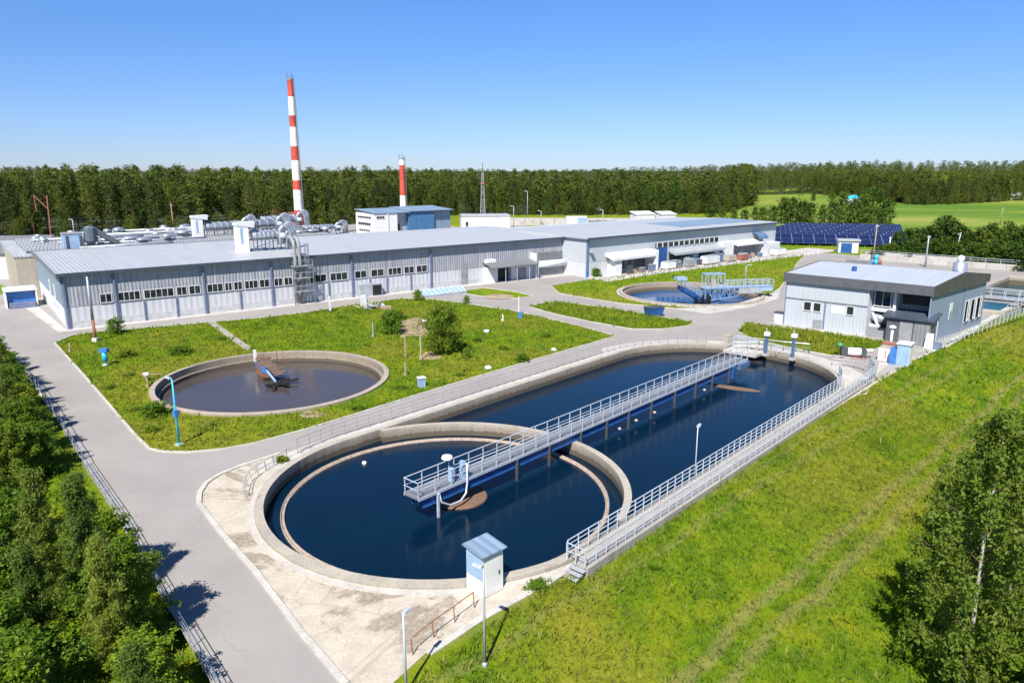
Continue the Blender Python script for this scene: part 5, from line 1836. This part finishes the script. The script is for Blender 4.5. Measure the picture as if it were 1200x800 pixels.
# ------------------------------------------------------------------ solar field
def solar_table():
    root = thing('solar_table', 'tilted dark blue solar panel table in the rows behind the warehouse', 'solar panel', group='solar tables behind the warehouse')
    Lw, Hh, tl = 6.0, 5.4, R(27)
    c, s = math.cos(tl), math.sin(tl)
    mb = MB().hexa([(0, 0, .7), (Lw, 0, .7), (Lw, Hh * c, .7 + Hh * s), (0, Hh * c, .7 + Hh * s), (0, -.02, .76), (Lw, -.02, .76), (Lw, Hh * c - .02, .76 + Hh * s), (0, Hh * c - .02, .76 + Hh * s)])
    mb.build('panel', 'panel_blue', root)
    g = MB()
    for x in (-.04, Lw / 2, Lw + .04):
        g.bar((x, -.03, .79), (x, Hh * c - .03, .79 + Hh * s), .09, .03)
    for t in (0, .5, 1.0):
        g.bar((0, Hh * c * t - .03, .79 + Hh * s * t), (Lw, Hh * c * t - .03, .79 + Hh * s * t), .05, .03)
    g.build('frame', 'column_blue', root)
    l = MB()
    for x in (1.2, Lw - 1.2):
        l.bar((x, .5, 0), (x, .5, .9), .12).bar((x, Hh * c - .5, 0), (x, Hh * c - .5, .6 + Hh * s * .85), .12)
    l.build('frame_leg', 'grey_metal', root)
    return root


st0 = solar_table()
sa = -R(14)
O = at(903, 287)
firsts = True
for row in range(9):
    for k in range(11 - (row % 2)):
        d = row * 6.0
        x = k * 6.25 + row * 2.1 - (6 if row > 3 else 0)
        px_, py_ = O[0] + x * math.cos(sa) - d * math.sin(sa), O[1] + x * math.sin(sa) + d * math.cos(sa)
        if (row < 2 and k > 6) or 600 + F * px_ / (py_ * CT + 5) + 17 > 1062:
            continue
        if firsts:
            put(st0, (px_, py_, 0), sa)
            firsts = False
        else:
            copy_thing(st0, (px_, py_, 0), sa)
ct = thing('transformer_hut', 'white transformer hut below the solar panels', 'hut', (*at(982, 296), 0), R(-14))
MB().box(0, 5, 0, 3, 0, 3.2).build('wall', 'white_wall', ct)
MB().box(-.4, 5.4, -.4, 3.4, 3.202, 3.6).build('roof', 'roof_metal', ct)
MB().box(.6, 3.4, -.05, -.003, 0, 2.6).build('door', 'deep_blue', ct)
for (px, py, top, lab, mt) in [(1023, 306, 262, 'slim wooden pole standing before the solar panels', 'wood'), (1041, 300, 277, 'white pole cabinet beyond the raised channel', 'white_paint'),
                               (1084, 313, 275, 'thin steel post with small top behind the plant house', 'rail_grey'), (1120, 305, 272, 'curved lamp post before the leafy hedge', 'rail_grey'),
                               (1172, 262, 243, 'leaning field pole on the open meadow', 'wood')]:
    b = at(px, py)
    h = (py - top) / (py - YH) * CAMH
    o = thing('pole', lab, 'pole', (*b, hz(*b)))
    MB().tube([(0, 0, -.2), (.0, 0, h * .6), (.35 if 'lamp' in lab or 'lean' in lab else 0, 0, h)], [.22, .16, .12], 7).build('shaft', mt, o, True)
    MB().box(-.4, .4, -.12, .12, h * .93, h * .97).build('top_fitting', 'rail_grey', o)
bb_ = thing('barrel_stack', 'blue and turquoise drums stacked by the raised channel', 'drums', (*at(1026, 310), 0))
for k in range(3):
    MB().lathe((k - 1) * .9, 0, [(.001, 0), (.45, 0), (.48, .6), (.45, 1.2), (.001, 1.2)], 10).build('drum', ['blue_paint', 'turquoise', 'rust_red'][k], bb_, True)
MB().lathe(0, 0, [(.001, 1.21), (.45, 1.21), (.48, 1.8), (.45, 2.4), (.001, 2.4)], 10).build('drum', 'turquoise', bb_, True)
fh = thing('farmhouse', 'distant long white building at the edge of the meadow', 'building', (*at(1150, 236), hz(*at(1150, 236))), R(-8))
MB().box(0, 32, 0, 8, 0, 3.2).build('wall', 'white_paint', fh)
MB().hexa([(-1, -1, 3.2), (33, -1, 3.2), (33, 9, 3.2), (-1, 9, 3.2), (-1, 3.5, 5.2), (33, 3.5, 5.2), (33, 4.5, 5.2), (-1, 4.5, 5.2)]).build('roof', 'white_wall', fh)
bhut = thing('field_hut', 'small blue and white hut among trees beyond the solar panels', 'hut', (*at(994, 240), 0), R(15))
MB().box(0, 7, 0, 5, 0, 4).build('wall', 'white_wall', bhut)
MB().hexa([(-.3, -.3, 4), (7.3, -.3, 4), (7.3, 5.3, 4), (-.3, 5.3, 4), (-.3, 2, 6), (7.3, 2, 6), (7.3, 3, 6), (-.3, 3, 6)]).build('roof', 'turquoise', bhut)


# ------------------------------------------------------------------ trees
def np_mesh(name, V, Fq, mat, nv=4):
    me = bpy.data.meshes.new(name)
    V = np.asarray(V, np.float32)
    Fq = np.asarray(Fq, np.int32)
    me.vertices.add(len(V))
    me.vertices.foreach_set('co', V.ravel())
    me.loops.add(Fq.size)
    me.loops.foreach_set('vertex_index', Fq.ravel())
    me.polygons.add(len(Fq))
    me.polygons.foreach_set('loop_start', np.arange(0, Fq.size, nv, dtype=np.int32))
    me.polygons.foreach_set('loop_total', np.full(len(Fq), nv, np.int32))
    me.materials.append(MATS[mat])
    me.update(calc_edges=True)
    return me


def leaves(rg, cent, size, asp=.55, droop=0., up=0., tilt=.5):
    """diamond leaves at the given centres, mostly facing upwards and outwards"""
    n = len(cent)
    ctr = cent.mean(0)
    out_ = cent - ctr
    out_ /= np.linalg.norm(out_, axis=1)[:, None] + 1e-9
    nn = rg.normal(size=(n, 3)) * .75 + out_ * .45
    nn[:, 2] += tilt
    nn /= np.linalg.norm(nn, axis=1)[:, None] + 1e-9
    d = rg.normal(size=(n, 3))
    d[:, 2] += up - droop
    d -= nn * (d * nn).sum(1)[:, None]
    d /= np.linalg.norm(d, axis=1)[:, None] + 1e-9
    e = np.cross(nn, d)
    s = size * rg.uniform(.6, 1.35, (n, 1))
    a, b = d * s * .5, e * s * .5 * asp
    V = np.stack([cent - a, cent + b, cent + a, cent - b], 1).reshape(-1, 3)
    return V, np.arange(4 * n).reshape(n, 4)


def crown_points(rg, kind, h, cr, cb, nl, clump, limbs):
    """limb tips, limb polylines and leaf centres for one tree"""
    P, lines = [], []
    per = nl // limbs
    for i in range(limbs):
        f = (i + .5) / limbs
        az = i * 2.39996 + rg.uniform(-.4, .4)
        t = cb + (1 - cb) * (f ** .9)
        q = (t - cb) / (1 - cb)
        if kind == 'pine':
            prof = (1 - q) ** .5 * (.5 + .5 * min(1, q * 2.5 + .2)) + .08
            el = .12 + .5 * q
        elif kind == 'youngpine':
            prof = (1 - q) ** .85 + .06
            el = .25 + .5 * q
        elif kind == 'birch':
            prof = math.sin(math.pi * min(1, .18 + .82 * q)) ** .7 * .95 + .1
            el = .75
        else:
            prof = math.sin(math.pi * min(1, .22 + .78 * q)) ** .6 * .95 + .08
            el = .35 + .8 * q
        L = cr * prof * rg.uniform(.65, 1.2)
        z0 = h * (t - .10 * (1 - q)) if kind != 'pine' else h * t
        base = np.array([0, 0, max(h * cb * .8, z0 - L * math.tan(el) * .35)])
        tip = np.array([math.cos(az) * L, math.sin(az) * L, min(h * 1.0, base[2] + L * math.tan(el) * .7)])
        mid = (base + tip) / 2 + np.array([0, 0, .06 * L])
        lines.append([base, mid, tip])
        nc = max(2, int(3 + 2 * L / max(.1, clump)))
        for k in range(nc):
            s = .35 + .65 * (k + rg.uniform(0, .8)) / nc
            c = base + (tip - base) * s + rg.normal(size=3) * clump * .45
            m = max(1, per // nc)
            rad = clump * (1.05 - .3 * s) * rg.uniform(.65, 1.25)
            p = rg.normal(size=(m, 3)) * rad * np.array([.55, .55, .40 if kind not in ('birch',) else .3])
            if kind == 'birch':
                p[:, 2] -= rg.exponential(.9, m) * clump
                p[:, :2] *= .7
            P.append(c + p)
    return np.concatenate(P), lines


def make_tree(name, label, cat, kind, seed, h, cr, cb, nl, leaf, lmat, bmat, clump, limbs=26, tr=.02, asp=.55, group=None, limbr=.3, twig=None):
    rg = np.random.default_rng(seed)
    root = thing(name, label, cat, group=group)
    P, lines = crown_points(rg, kind, h, cr, cb, nl, clump, limbs)
    V, Fq = leaves(rg, P, leaf, asp, droop=1.2 if kind == 'birch' else 0, up=.5 if 'pine' in kind else 0)
    me = np_mesh('crown', V, Fq, lmat)
    c = bpy.data.objects.new('crown', me)
    col.objects.link(c)
    c.parent = root
    r0 = h * tr
    tk = MB().tube([(0, 0, -.4), (.03 * h * .3, 0, h * .3), (-.01 * h, .01 * h, h * .6), (0, 0, h * .95)], [r0, r0 * .8, r0 * .55, r0 * .15], 7)
    if limbr:
        for ln in lines:
            tk.tube(ln, [r0 * limbr, r0 * limbr * .6, r0 * limbr * .2], 4, mi=1 if twig else 0, cap=False)
    tk.build('trunk', [bmat, twig] if twig else bmat, root, True)
    return root


# -- forest templates (far)
FAR = 'pine in the dark forest edge behind the plant'
pines = [make_tree('pine_tree', 'tall dark ' + FAR, 'tree', 'pine', 100 + i, 21, 3.6, .24 + .05 * (i % 3), 2700, .47, 'needle', 'bark_pine', .85, 46, .011, .6, 'trees of the forest edge', .25) for i in range(5)]
leafy = [make_tree('broadleaf_tree', 'green broadleaf tree in the forest edge behind the plant', 'tree', 'leafy', 120 + i, 16, 4.2, .08, 2400, .55, 'leaf_far', 'bark', 1.1, 30, .014, .7, 'trees of the forest edge', .25) for i in range(4)]
fl = [tuple(map(float, p)) for p in FRONT]


def forest_rows():
    pts = []
    rg = np.random.default_rng(5)
    for k, (off, sp) in enumerate([(0, 4.6), (6, 4.8), (12, 5.2), (19, 5.5), (28, 6), (42, 6.5), (60, 7), (85, 8), (120, 9), (170, 11), (240, 12), (340, 14), (480, 15), (680, 17), (950, 20), (1350, 24), (1900, 30)]):
        line = resample([(x * (1 + off / math.hypot(x, y)), y * (1 + off / math.hypot(x, y))) for x, y in fl], sp)
        for (x, y) in line:
            x += rg.normal() * 2.4
            y += rg.normal() * 2.6
            if abs(x / y) > .80 or y < 200:
                continue
            pts.append((x, y, k))
    return pts, rg


fpts_, rg = forest_rows()
indiv = [p for p in fpts_ if p[2] <= 1]
indiv.sort(key=lambda p: math.hypot(p[0], p[1]) + p[2] * 60)
NIND = 262
ind = set((p[0], p[1]) for p in indiv[:NIND])
usedp, usedl = 0, 0
mass = []
for (x, y, k) in fpts_:
    z = hz(x, y)
    px = 600 + F * x / y
    broad = rg.random() < (.16 if px < 330 else .30 if px < 620 else .62 if px < 830 else .2)
    gr = (0, .16, .3, .45, .55, .65, .75, .85, .92, .97, 1, 1, 1.02, 1.02, 1.03, 1.03, 1.04)[k]
    lo_, hi_ = (18.5, 23.0) if px < 200 else (18.5 - 5.0 * min(1, (px - 200) / 250), 22.2 - .8 * min(1, (px - 200) / 250))
    if (y > 440 and k < 9) or (px > 1000 and k < 9):
        lo_, hi_ = 15.5, 19.0
    hgt = rg.normal(lo_ + (hi_ - lo_) * gr, 1.5) if not broad else rg.normal(lo_ + (hi_ - lo_) * gr - 1.5, 2.0)
    if broad and k < 2 and rg.random() < .45 and not 690 < px < 830:
        hgt *= .55
    hgt = min(max(hgt, 9), 24)
    rot = rg.uniform(0, 6.28)
    if (x, y) in ind:
        if broad:
            t = leafy[usedl % 4]
            s = hgt / 16
            lab = None
            if usedl < 4:
                put(t, (x, y, z), rot, (s * 1.0, s * 1.0, s))
            else:
                copy_thing(t, (x, y, z), rot, (s * rg.uniform(.85, 1.2), s * rg.uniform(.85, 1.2), s))
            usedl += 1
        else:
            t = pines[usedp % 5]
            s = hgt / 21
            if usedp < 5:
                put(t, (x, y, z), rot, s)
            else:
                copy_thing(t, (x, y, z), rot, (s * rg.uniform(.85, 1.15), s * rg.uniform(.85, 1.15), s))
            usedp += 1
    else:
        mass.append((x, y, z, hgt, rot, broad))
for (x, y) in resample(fl, 5.5):      # low growth along the forest foot
    for _ in range(2):
        x_, y_ = x * .985 + rg.normal() * 2.5, y * .985 + rg.normal() * 2
        if abs(x_ / y_) < .8 and y_ > 200:
            mass.append((x_, y_, hz(x_, y_), rg.uniform(3, 7.5), rg.uniform(0, 6.28), True))
VV, FF, TV, TF = [], [], [], []
base = 0
src = {}
for nm, lst in (('p', pines), ('l', leafy)):
    for i, t in enumerate(lst):
        me = next(c for c in t.children if c.name.startswith('crown')).data
        a = np.empty(len(me.vertices) * 3, np.float32)
        me.vertices.foreach_get('co', a)
        src[nm + str(i)] = a.reshape(-1, 4, 3)
for (x, y, z, hgt, rot, broad) in mass:
    key = ('l' + str(rg.integers(4))) if broad else ('p' + str(rg.integers(5)))
    q = src[key]
    q = q[rg.random(len(q)) < (.42 if math.hypot(x, y) < 650 else .22)].reshape(-1, 3)
    s = hgt / (16 if broad else 21)
    wd = 1.05 * max(1., math.hypot(x, y) / 700)
    c, sn = math.cos(rot), math.sin(rot)
    ctr = q.reshape(-1, 4, 3).mean(1, keepdims=True)
    q = ((q.reshape(-1, 4, 3) - ctr) * 1.4 + ctr).reshape(-1, 3)
    VV.append(np.stack([(q[:, 0] * c - q[:, 1] * sn) * s * wd + x, (q[:, 0] * sn + q[:, 1] * c) * s * wd + y, q[:, 2] * s + z], 1))
V = np.concatenate(VV)
fo = bpy.data.objects.new('forest', np_mesh('forest', V, np.arange(len(V)).reshape(-1, 4), 'needle'))
col.objects.link(fo)
tag(fo, kind='stuff')
leaf_mat('forest_leaf', (.020, .046, .008), (.075, .125, .015), (.14, .17, .02), .35)
fo.data.materials[0] = MATS['forest_leaf']

# -- middle-distance leafy trees
HEDGE = []
rr = random.Random(31)
mids = [make_tree('bushy_tree', 'bushy green tree of the leafy belt below the meadow', 'tree', 'leafy', 140 + i, 10, 3.6, .06, 2600, .62, 'leaf_far', 'bark', 1.0, 26, .015, .7, 'leafy belt below the meadow', .25) for i in range(3)]
spots = []
for px, py, h in [(1050, 297, 8), (1062, 300, 10), (1075, 296, 9), (1087, 301, 11), (1098, 297, 13.5), (1110, 302, 14), (1122, 300, 11), (1134, 304, 9.5), (1146, 306, 11), (1158, 303, 12), (1168, 307, 11), (1180, 304, 12.5), (1192, 308, 12), (1204, 306, 11),
                  (1215, 310, 12), (1070, 305, 6), (1094, 306, 7), (1117, 308, 7), (1140, 311, 7), (1165, 313, 7.5), (1188, 315, 8), (1205, 318, 8), (1225, 322, 9), (1030, 303, 4), (1040, 302, 5)]:
    spots.append((px, py, h))
for k, (px, py, h) in enumerate(spots):
    x, y = at(px, py)
    h *= .68
    s = h / 10
    if k < 3:
        put(mids[k], (x, y, hz(x, y)), rr.uniform(0, 6), (s * 1.0, s * 1.0, s))
    else:
        w = rr.uniform(.8, 1.15) * max(s, .75)
        copy_thing(mids[k % 3], (x, y, hz(x, y)), rr.uniform(0, 6), (w, w, s))
mid2 = [make_tree('field_tree', 'dark round tree between solar panels and meadow', 'tree', 'leafy', 150 + i, 12, 4.2, .1, 1900, .75, 'leaf_far', 'bark', 1.2, 24, .015, .7, 'field trees beyond the solar panels', .25) for i in range(2)]
for k, (px, py, h) in enumerate([(905, 262, 10), (916, 262, 14), (928, 263, 15), (940, 264, 13), (948, 262, 12), (962, 265, 11), (975, 264, 12.5), (986, 262, 17), (1000, 262, 14), (1012, 264, 16), (1021, 262, 21), (1037, 268, 14), (953, 236, 9), (975, 243, 12), (1010, 245, 14),
                                  (860, 264, 9), (872, 262, 8), (884, 262, 9), (893, 264, 10), (846, 264, 9), (832, 264, 10), (1030, 264, 9)]):
    x, y = at(px, py)
    h *= .72
    s = h / 12
    if k < 2:
        put(mid2[k], (x, y, 0), rr.uniform(0, 6), (s * .9, s * .9, s))
    else:
        w = s * rr.uniform(.75, 1.0)
        copy_thing(mid2[k % 2], (x, y, 0), rr.uniform(0, 6), (w, w, s))

# -- lawn trees and bushes
lt = make_tree('round_tree', 'round bright green tree standing alone on the lawn', 'tree', 'leafy', 161, 5.9, 2.6, .10, 12000, .20, 'leaf_olive', 'bark', .62, 34, .016, .7)
put(lt, (*at(519, 414), 0), .4)
b1 = make_tree('bush', 'dark green bush beside bare soil on the lawn', 'bush', 'leafy', 162, 2.9, 1.7, .02, 4500, .2, 'leaf_green', 'bark', .5, 24, .014, .7)
put(b1, (*at(459, 391), 0))
b2_ = make_tree('bush', 'small dense bush before the factory plinth', 'bush', 'leafy', 163, 1.9, 1.0, .02, 2000, .2, 'leaf_green', 'bark', .4, 18, .014, .7)
put(b2_, (*at(135, 391), 0))
labs = ['low dark bush at the lower rim of the murky tank', 'low bush in the lawn near the hydrant', 'flat weed clump in the middle of the factory lawn', 'small bush at the pavement by the glass frame', 'weed bush before the basin walkway',
        'tiny bush below the round tree', 'brown-tipped shrub at the path start', 'green shrub at the lawn beside the warehouse corner', 'shrub by the hall pavement behind the scrap heap', 'weeds growing at the basin rim by the road bend', 'weeds on the apron beside the white kiosk']
for k, (px, py, h, w) in enumerate([(181, 487, 1.1, 1.2), (148, 418, .9, 1.1), (212, 414, .8, 1.4), (490, 352, 1.6, .9), (612, 424, .9, .8), (547, 420, 1.2, .5), (547, 356, 1.2, .6), (699, 324, 1.5, 1.0), (467, 374, 1.1, 1.1), (330, 541, .45, .5), (630, 689, .35, .6)]):
    c = copy_thing(b2_, (*at(px, py), 0), k * 1.3, (w, w * .85, h / 1.9), labs[k])

rr = random.Random(77)
for k in range(16):
    px, py = [(150, 440), (130, 455), (160, 480), (178, 505), (215, 400), (260, 398), (340, 380), (400, 372), (430, 405), (560, 400), (590, 410), (640, 395), (540, 440), (470, 455), (420, 480), (520, 372)][k]
    copy_thing(b2_, (*at(px, py), -.05), k * 1.7, (rr.uniform(.35, .8), rr.uniform(.35, .8), rr.uniform(.12, .28)), 'low weed clump growing in the factory lawn', 'weed clumps in the factory lawn')

# -- dense tree belt beside the road (left)
NL = 19000
tl = [make_tree('leafy_tree', 'x', 'tree', 'leafy', 171, 7.5, 2.7, .05, NL, .20, 'leaf_green', 'bark', .44, 50, .014, .6),
      make_tree('leafy_tree', 'x', 'tree', 'leafy', 172, 7.5, 2.5, .05, NL, .19, 'leaf_olive', 'bark', .42, 52, .014, .62),
      make_tree('young_pine', 'x', 'tree', 'youngpine', 173, 8.5, 2.5, .08, 24000, .27, 'needle_near', 'bark_pine', .42, 56, .013, .26),
      make_tree('bright_tree', 'x', 'tree', 'leafy', 174, 6.5, 2.2, .05, NL, .20, 'leaf_bright', 'bark', .42, 44, .014, .62)]
GRP = 'tree belt between fence and picture edge'
LABT = {0: 'bushy green tree in the dense belt beside the road', 1: 'bushy green tree in the dense belt beside the road', 2: 'young pine in the dense belt beside the road', 3: 'bright yellow-green tree in the dense belt beside the road'}
used = [0] * 4
rr = random.Random(41)
# (distance along the fence from (-68,94), offset left of it, height, kind)
belt = []
for (s, o, h, k) in [(4, 3.6, 2.8, 1), (7.5, 2.8, 3.2, 0), (10, 5.5, 4.4, 1), (12, 2.4, 3.4, 1), (15.5, 2.6, 3.8, 0), (14, 6.5, 5.2, 1), (18.5, 2.3, 3.9, 1), (19, 5.8, 5.6, 0), (22, 2.4, 5.0, 2), (23.5, 8.5, 6, 2), (25, 4.6, 5.2, 0), (26, 2.0, 3.6, 1),
                     (29, 2.4, 4.2, 0), (30.5, 6.6, 6, 0), (32.5, 2.2, 4.8, 2), (34, 4.6, 5.2, 1), (35.5, 9, 6.4, 0), (36.5, 2.2, 4.2, 0), (38.5, 6.2, 5.8, 1), (40, 2.5, 4.3, 1), (42, 4.8, 5.2, 0), (43.5, 2.2, 3.8, 3), (44, 8.4, 6.4, 1), (46.5, 3.0, 5.6, 2),
                     (47.5, 6.5, 5.6, 0), (50, 2.6, 4.2, 1), (51, 8, 8.2, 2), (52, 5.4, 5.2, 0), (54, 2.8, 3.6, 0), (56, 4.2, 4.8, 1), (60, 6.4, 4.4, 0), (65, 7.4, 4.8, 1), (58, 9.2, 6.4, 3), (60.5, 6.6, 5.4, 2), (62, 11.5, 7, 0), (65, 6.4, 5.2, 1), (67, 11, 7.0, 2), (69.0, 5.8, 5.0, 0),
                     (71.5, 10.2, 6.6, 2), (73, 4.4, 6.0, 2), (74.0, 2.0, 3.6, 3), (75.5, 8.2, 6, 2), (77, 3.0, 6.2, 2), (78, 11.2, 7, 2), (79, 5.6, 5.2, 2), (80.5, 2.2, 4.6, 1), (81.5, 8.2, 6, 0), (83, 3.2, 5.6, 2), (84.5, 6.6, 5, 0), (86, 2.6, 3.0, 3), (87, 7.5, 5.6, 3), (90, 3.5, 4.8, 2),
                     (54, 13.5, 8, 0), (62, 14.5, 8, 1), (46, 13, 7.5, 1), (38, 12, 7.5, 0), (30, 11, 7, 1), (22, 11, 6.5, 0), (71, 14, 8, 2), (14, 10.5, 5.5, 2)]:
    belt.append((s, o, h, k))
D1 = nrm2((-68.2, 94.0), (-13.9, 28.5))
for (s, o, h, k) in belt:
    x = -68.2 + D1[0] * s + D1[1] * o
    y = 94.0 + D1[1] * s - D1[0] * o
    h0 = (7.5, 7.5, 8.5, 6.5)[k]
    h *= 1.12
    sc_ = h / h0
    w = max(sc_, .7) * rr.uniform(1.0, 1.25)
    if k == 2:
        w *= .74
        sc_ *= 1.12
    if used[k] == 0:
        put(tl[k], (x, y, hz(x, y)), rr.uniform(0, 6), (w, w, sc_))
        tl[k]['label'] = LABT[k]
        tl[k]['group'] = GRP
    else:
        copy_thing(tl[k], (x, y, hz(x, y)), rr.uniform(0, 6), (w, w, sc_), LABT[k], GRP)
    used[k] += 1

# -- foreground birches at the slope foot (right)
bi = make_tree('birch_tree', 'big birch with white trunk and drooping branches at the slope foot', 'tree', 'birch', 181, 12.5, 2.75, .16, 24000, .20, 'leaf_birch', 'bark_birch', .42, 44, .0095, .5, None, .26, 'bark')
x, y = 22.3, 31.0
put(bi, (x, y, hz(x, y)), 1.0, (1.0, 1.0, 1.2))
x, y = 26.6, 34.6
bi2 = copy_thing(bi, (x, y, hz(x, y)), 3.0, (1.0, 1.0, 1.1), 'birch behind the big birch at the right picture edge')
x, y = 30.2, 41.5
b3_ = copy_thing(tl[0], (x, y, hz(x, y)), 2.0, (1.15, 1.15, 1.25), 'dark leafy tree on the slope beyond the birches')
b3_['group'] = 'trees on the grass slope'
x, y = 34.6, 47.5
copy_thing(tl[1], (x, y, hz(x, y)), .6, (1.1, 1.1, 1.2), 'darkest leafy tree highest on the slope edge', 'trees on the grass slope')
x, y = 25.0, 28.5
copy_thing(tl[1], (x, y, hz(x, y)), 1.6, (1.2, 1.2, .8), 'leafy tree under the big birch in the bottom corner', 'trees on the grass slope')
for k, (x, y, h) in enumerate([(14.6, 24.3, .42), (16.6, 25.2, .5), (12.6, 24.6, .25)]):
    copy_thing(tl[3], (x, y, hz(x, y)), k * 2., (h * 1.15, h * 1.15, h), ['bright green young bush at the bottom of the slope', 'bright young tree beside the birch shade', 'small bright shrub low on the slope'][k], 'young bushes on the slope')


# ------------------------------------------------------------------ grass tufts
def tufts(region, n, size, seed, excl=(), zf=hz, name='grass', keep=None):
    rg = np.random.default_rng(seed)
    R_ = np.array(region)
    lo, hi = R_.min(0), R_.max(0)
    P = rg.uniform(lo, hi, (n, 2))
    P = P[in_poly(P, region)]
    for e in excl:
        thin = rg.random(len(P)) < (.75 if len(e) < 12 else 1.1)
        P = P[~(in_poly(P, e) & thin)]
    if keep is not None:
        P = P[keep(P, rg)]
    Z = np.array([zf(a, b) for a, b in P])
    nb_ = 4
    m = len(P)
    C = np.repeat(np.stack([P[:, 0], P[:, 1], Z], 1), nb_, 0) + np.concatenate([rg.normal(size=(m * nb_, 2)) * size * .35, np.zeros((m * nb_, 1))], 1)
    sc_ = np.repeat(rg.lognormal(0, .35, m), nb_)
    h = size * rg.uniform(.5, 1.2, m * nb_) * sc_
    a = rg.uniform(0, 2 * np.pi, m * nb_)
    lean = rg.normal(size=(m * nb_, 2)) * .45
    w = h * .16
    e = np.stack([np.cos(a) * w, np.sin(a) * w, np.zeros_like(a)], 1)
    tip = C + np.stack([lean[:, 0] * h, lean[:, 1] * h, h], 1)
    V = np.stack([C - e, C + e, tip], 1).reshape(-1, 3)
    o = bpy.data.objects.new(name, np_mesh(name, V, np.arange(len(V)).reshape(-1, 3), 'grass_blades', 3))
    col.objects.link(o)
    return tag(o, kind='stuff')


slope_near = [(-9.0, 22), (-1, 32), (6.5, 40.0), (18, 52), (37, 72), (46, 66), (36, 40), (28, 26), (14, 20), (0, 18)]
tufts(slope_near, 110000, .18, 1)
slope_far = [(36, 72), (56, 91), (92, 127), (125, 120), (75, 75), (46, 60)]
tufts(slope_far, 60000, .26, 2)
SOIL = [[at(*q) for q in pl] for pl in ([(463, 388), (468, 378), (480, 373), (492, 372), (503, 378), (506, 388), (499, 396), (483, 393), (470, 397)], [(488, 421), (500, 411), (512, 414), (520, 419), (505, 422)], [(243, 378), (252, 377.5), (294, 407), (291, 411), (286, 409)])]
tufts(lawn_main, 80000, .20, 3, [circle(T1, 12.4)] + SOIL, zf=lambda x, y: 0.)
tufts(lawn_far, 12000, .3, 4, [circle(T2, 13.5)], zf=lambda x, y: 0.)
tufts(lawn_mid, 6000, .3, 5, zf=lambda x, y: 0.)
tufts(lawn_house, 7000, .28, 6, zf=lambda x, y: 0.)
verge = [(-13.5, 27), (-26, 43), (-44, 65), (-69, 93), (-75, 90), (-50, 60), (-33, 38), (-22, 24)]
tufts(verge, 26000, .28, 7)

# ------------------------------------------------------------------ light, sky, camera
EL, AZ = R(50), R(17)
w = bpy.data.worlds.new('World')
scene.world = w
w.use_nodes = True
nt = w.node_tree
bg = nt.nodes['Background']
sky = nt.nodes.new('ShaderNodeTexSky')
sky.sky_type = 'NISHITA'
sky.sun_disc = False
sky.sun_elevation = EL
sky.sun_rotation = math.pi + AZ
sky.altitude = 0
sky.air_density = 1.0
sky.dust_density = 0.0
sky.ozone_density = 4.0
hs = nt.nodes.new('ShaderNodeHueSaturation')
hs.inputs['Saturation'].default_value = 1.12
hs.inputs['Value'].default_value = 1.0
hs.inputs['Fac'].default_value = 1.0
nt.links.new(sky.outputs[0], hs.inputs['Color'])
tn = nt.nodes.new('ShaderNodeMix')
tn.data_type = 'RGBA'
tn.blend_type = 'MULTIPLY'
tn.inputs[0].default_value = 1.0
nt.links.new(hs.outputs[0], tn.inputs[6])
tc_ = nt.nodes.new('ShaderNodeTexCoord')
sp_ = nt.nodes.new('ShaderNodeSeparateXYZ')
nt.links.new(tc_.outputs['Generated'], sp_.inputs[0])
tint = ramp(nt, sp_.outputs[2], [(0.0, (.62, .80, 1.36)), (.10, (.74, .90, 1.34)), (.24, (.82, 1.08, 1.46)), (.5, (.85, 1.0, 1.2))])
nt.links.new(tint, tn.inputs[7])
nt.links.new(tn.outputs[2], bg.inputs['Color'])
bg.inputs['Strength'].default_value = .056
sl = bpy.data.lights.new('sun', 'SUN')
sl.energy = 4.9
sl.angle = R(.5)
sl.color = (1.0, .94, .84)
so = bpy.data.objects.new('sun', sl)
col.objects.link(so)
dirv = Vector((math.sin(AZ) * math.cos(EL), math.cos(AZ) * math.cos(EL), -math.sin(EL)))
so.rotation_euler = dirv.to_track_quat('-Z', 'Y').to_euler()
so.location = (-20, -40, 80)

cam = bpy.data.cameras.new('camera')
cam.sensor_width = 36
cam.lens = 36 * F / 1200
cam.clip_end = 20000
co = bpy.data.objects.new('camera', cam)
col.objects.link(co)
co.location = (0, 0, CAMH)
co.rotation_euler = (math.pi / 2 - TH, 0, 0)
scene.camera = co
vs_ = scene.view_settings
vs_.view_transform = 'Standard'
vs_.look = 'None'
vs_.gamma = 1
vs_.exposure = .85
vs_.use_curve_mapping = False
scene.cycles.max_bounces = 8
scene.cycles.diffuse_bounces = 3
scene.cycles.transmission_bounces = 4
scene.cycles.transparent_max_bounces = 4
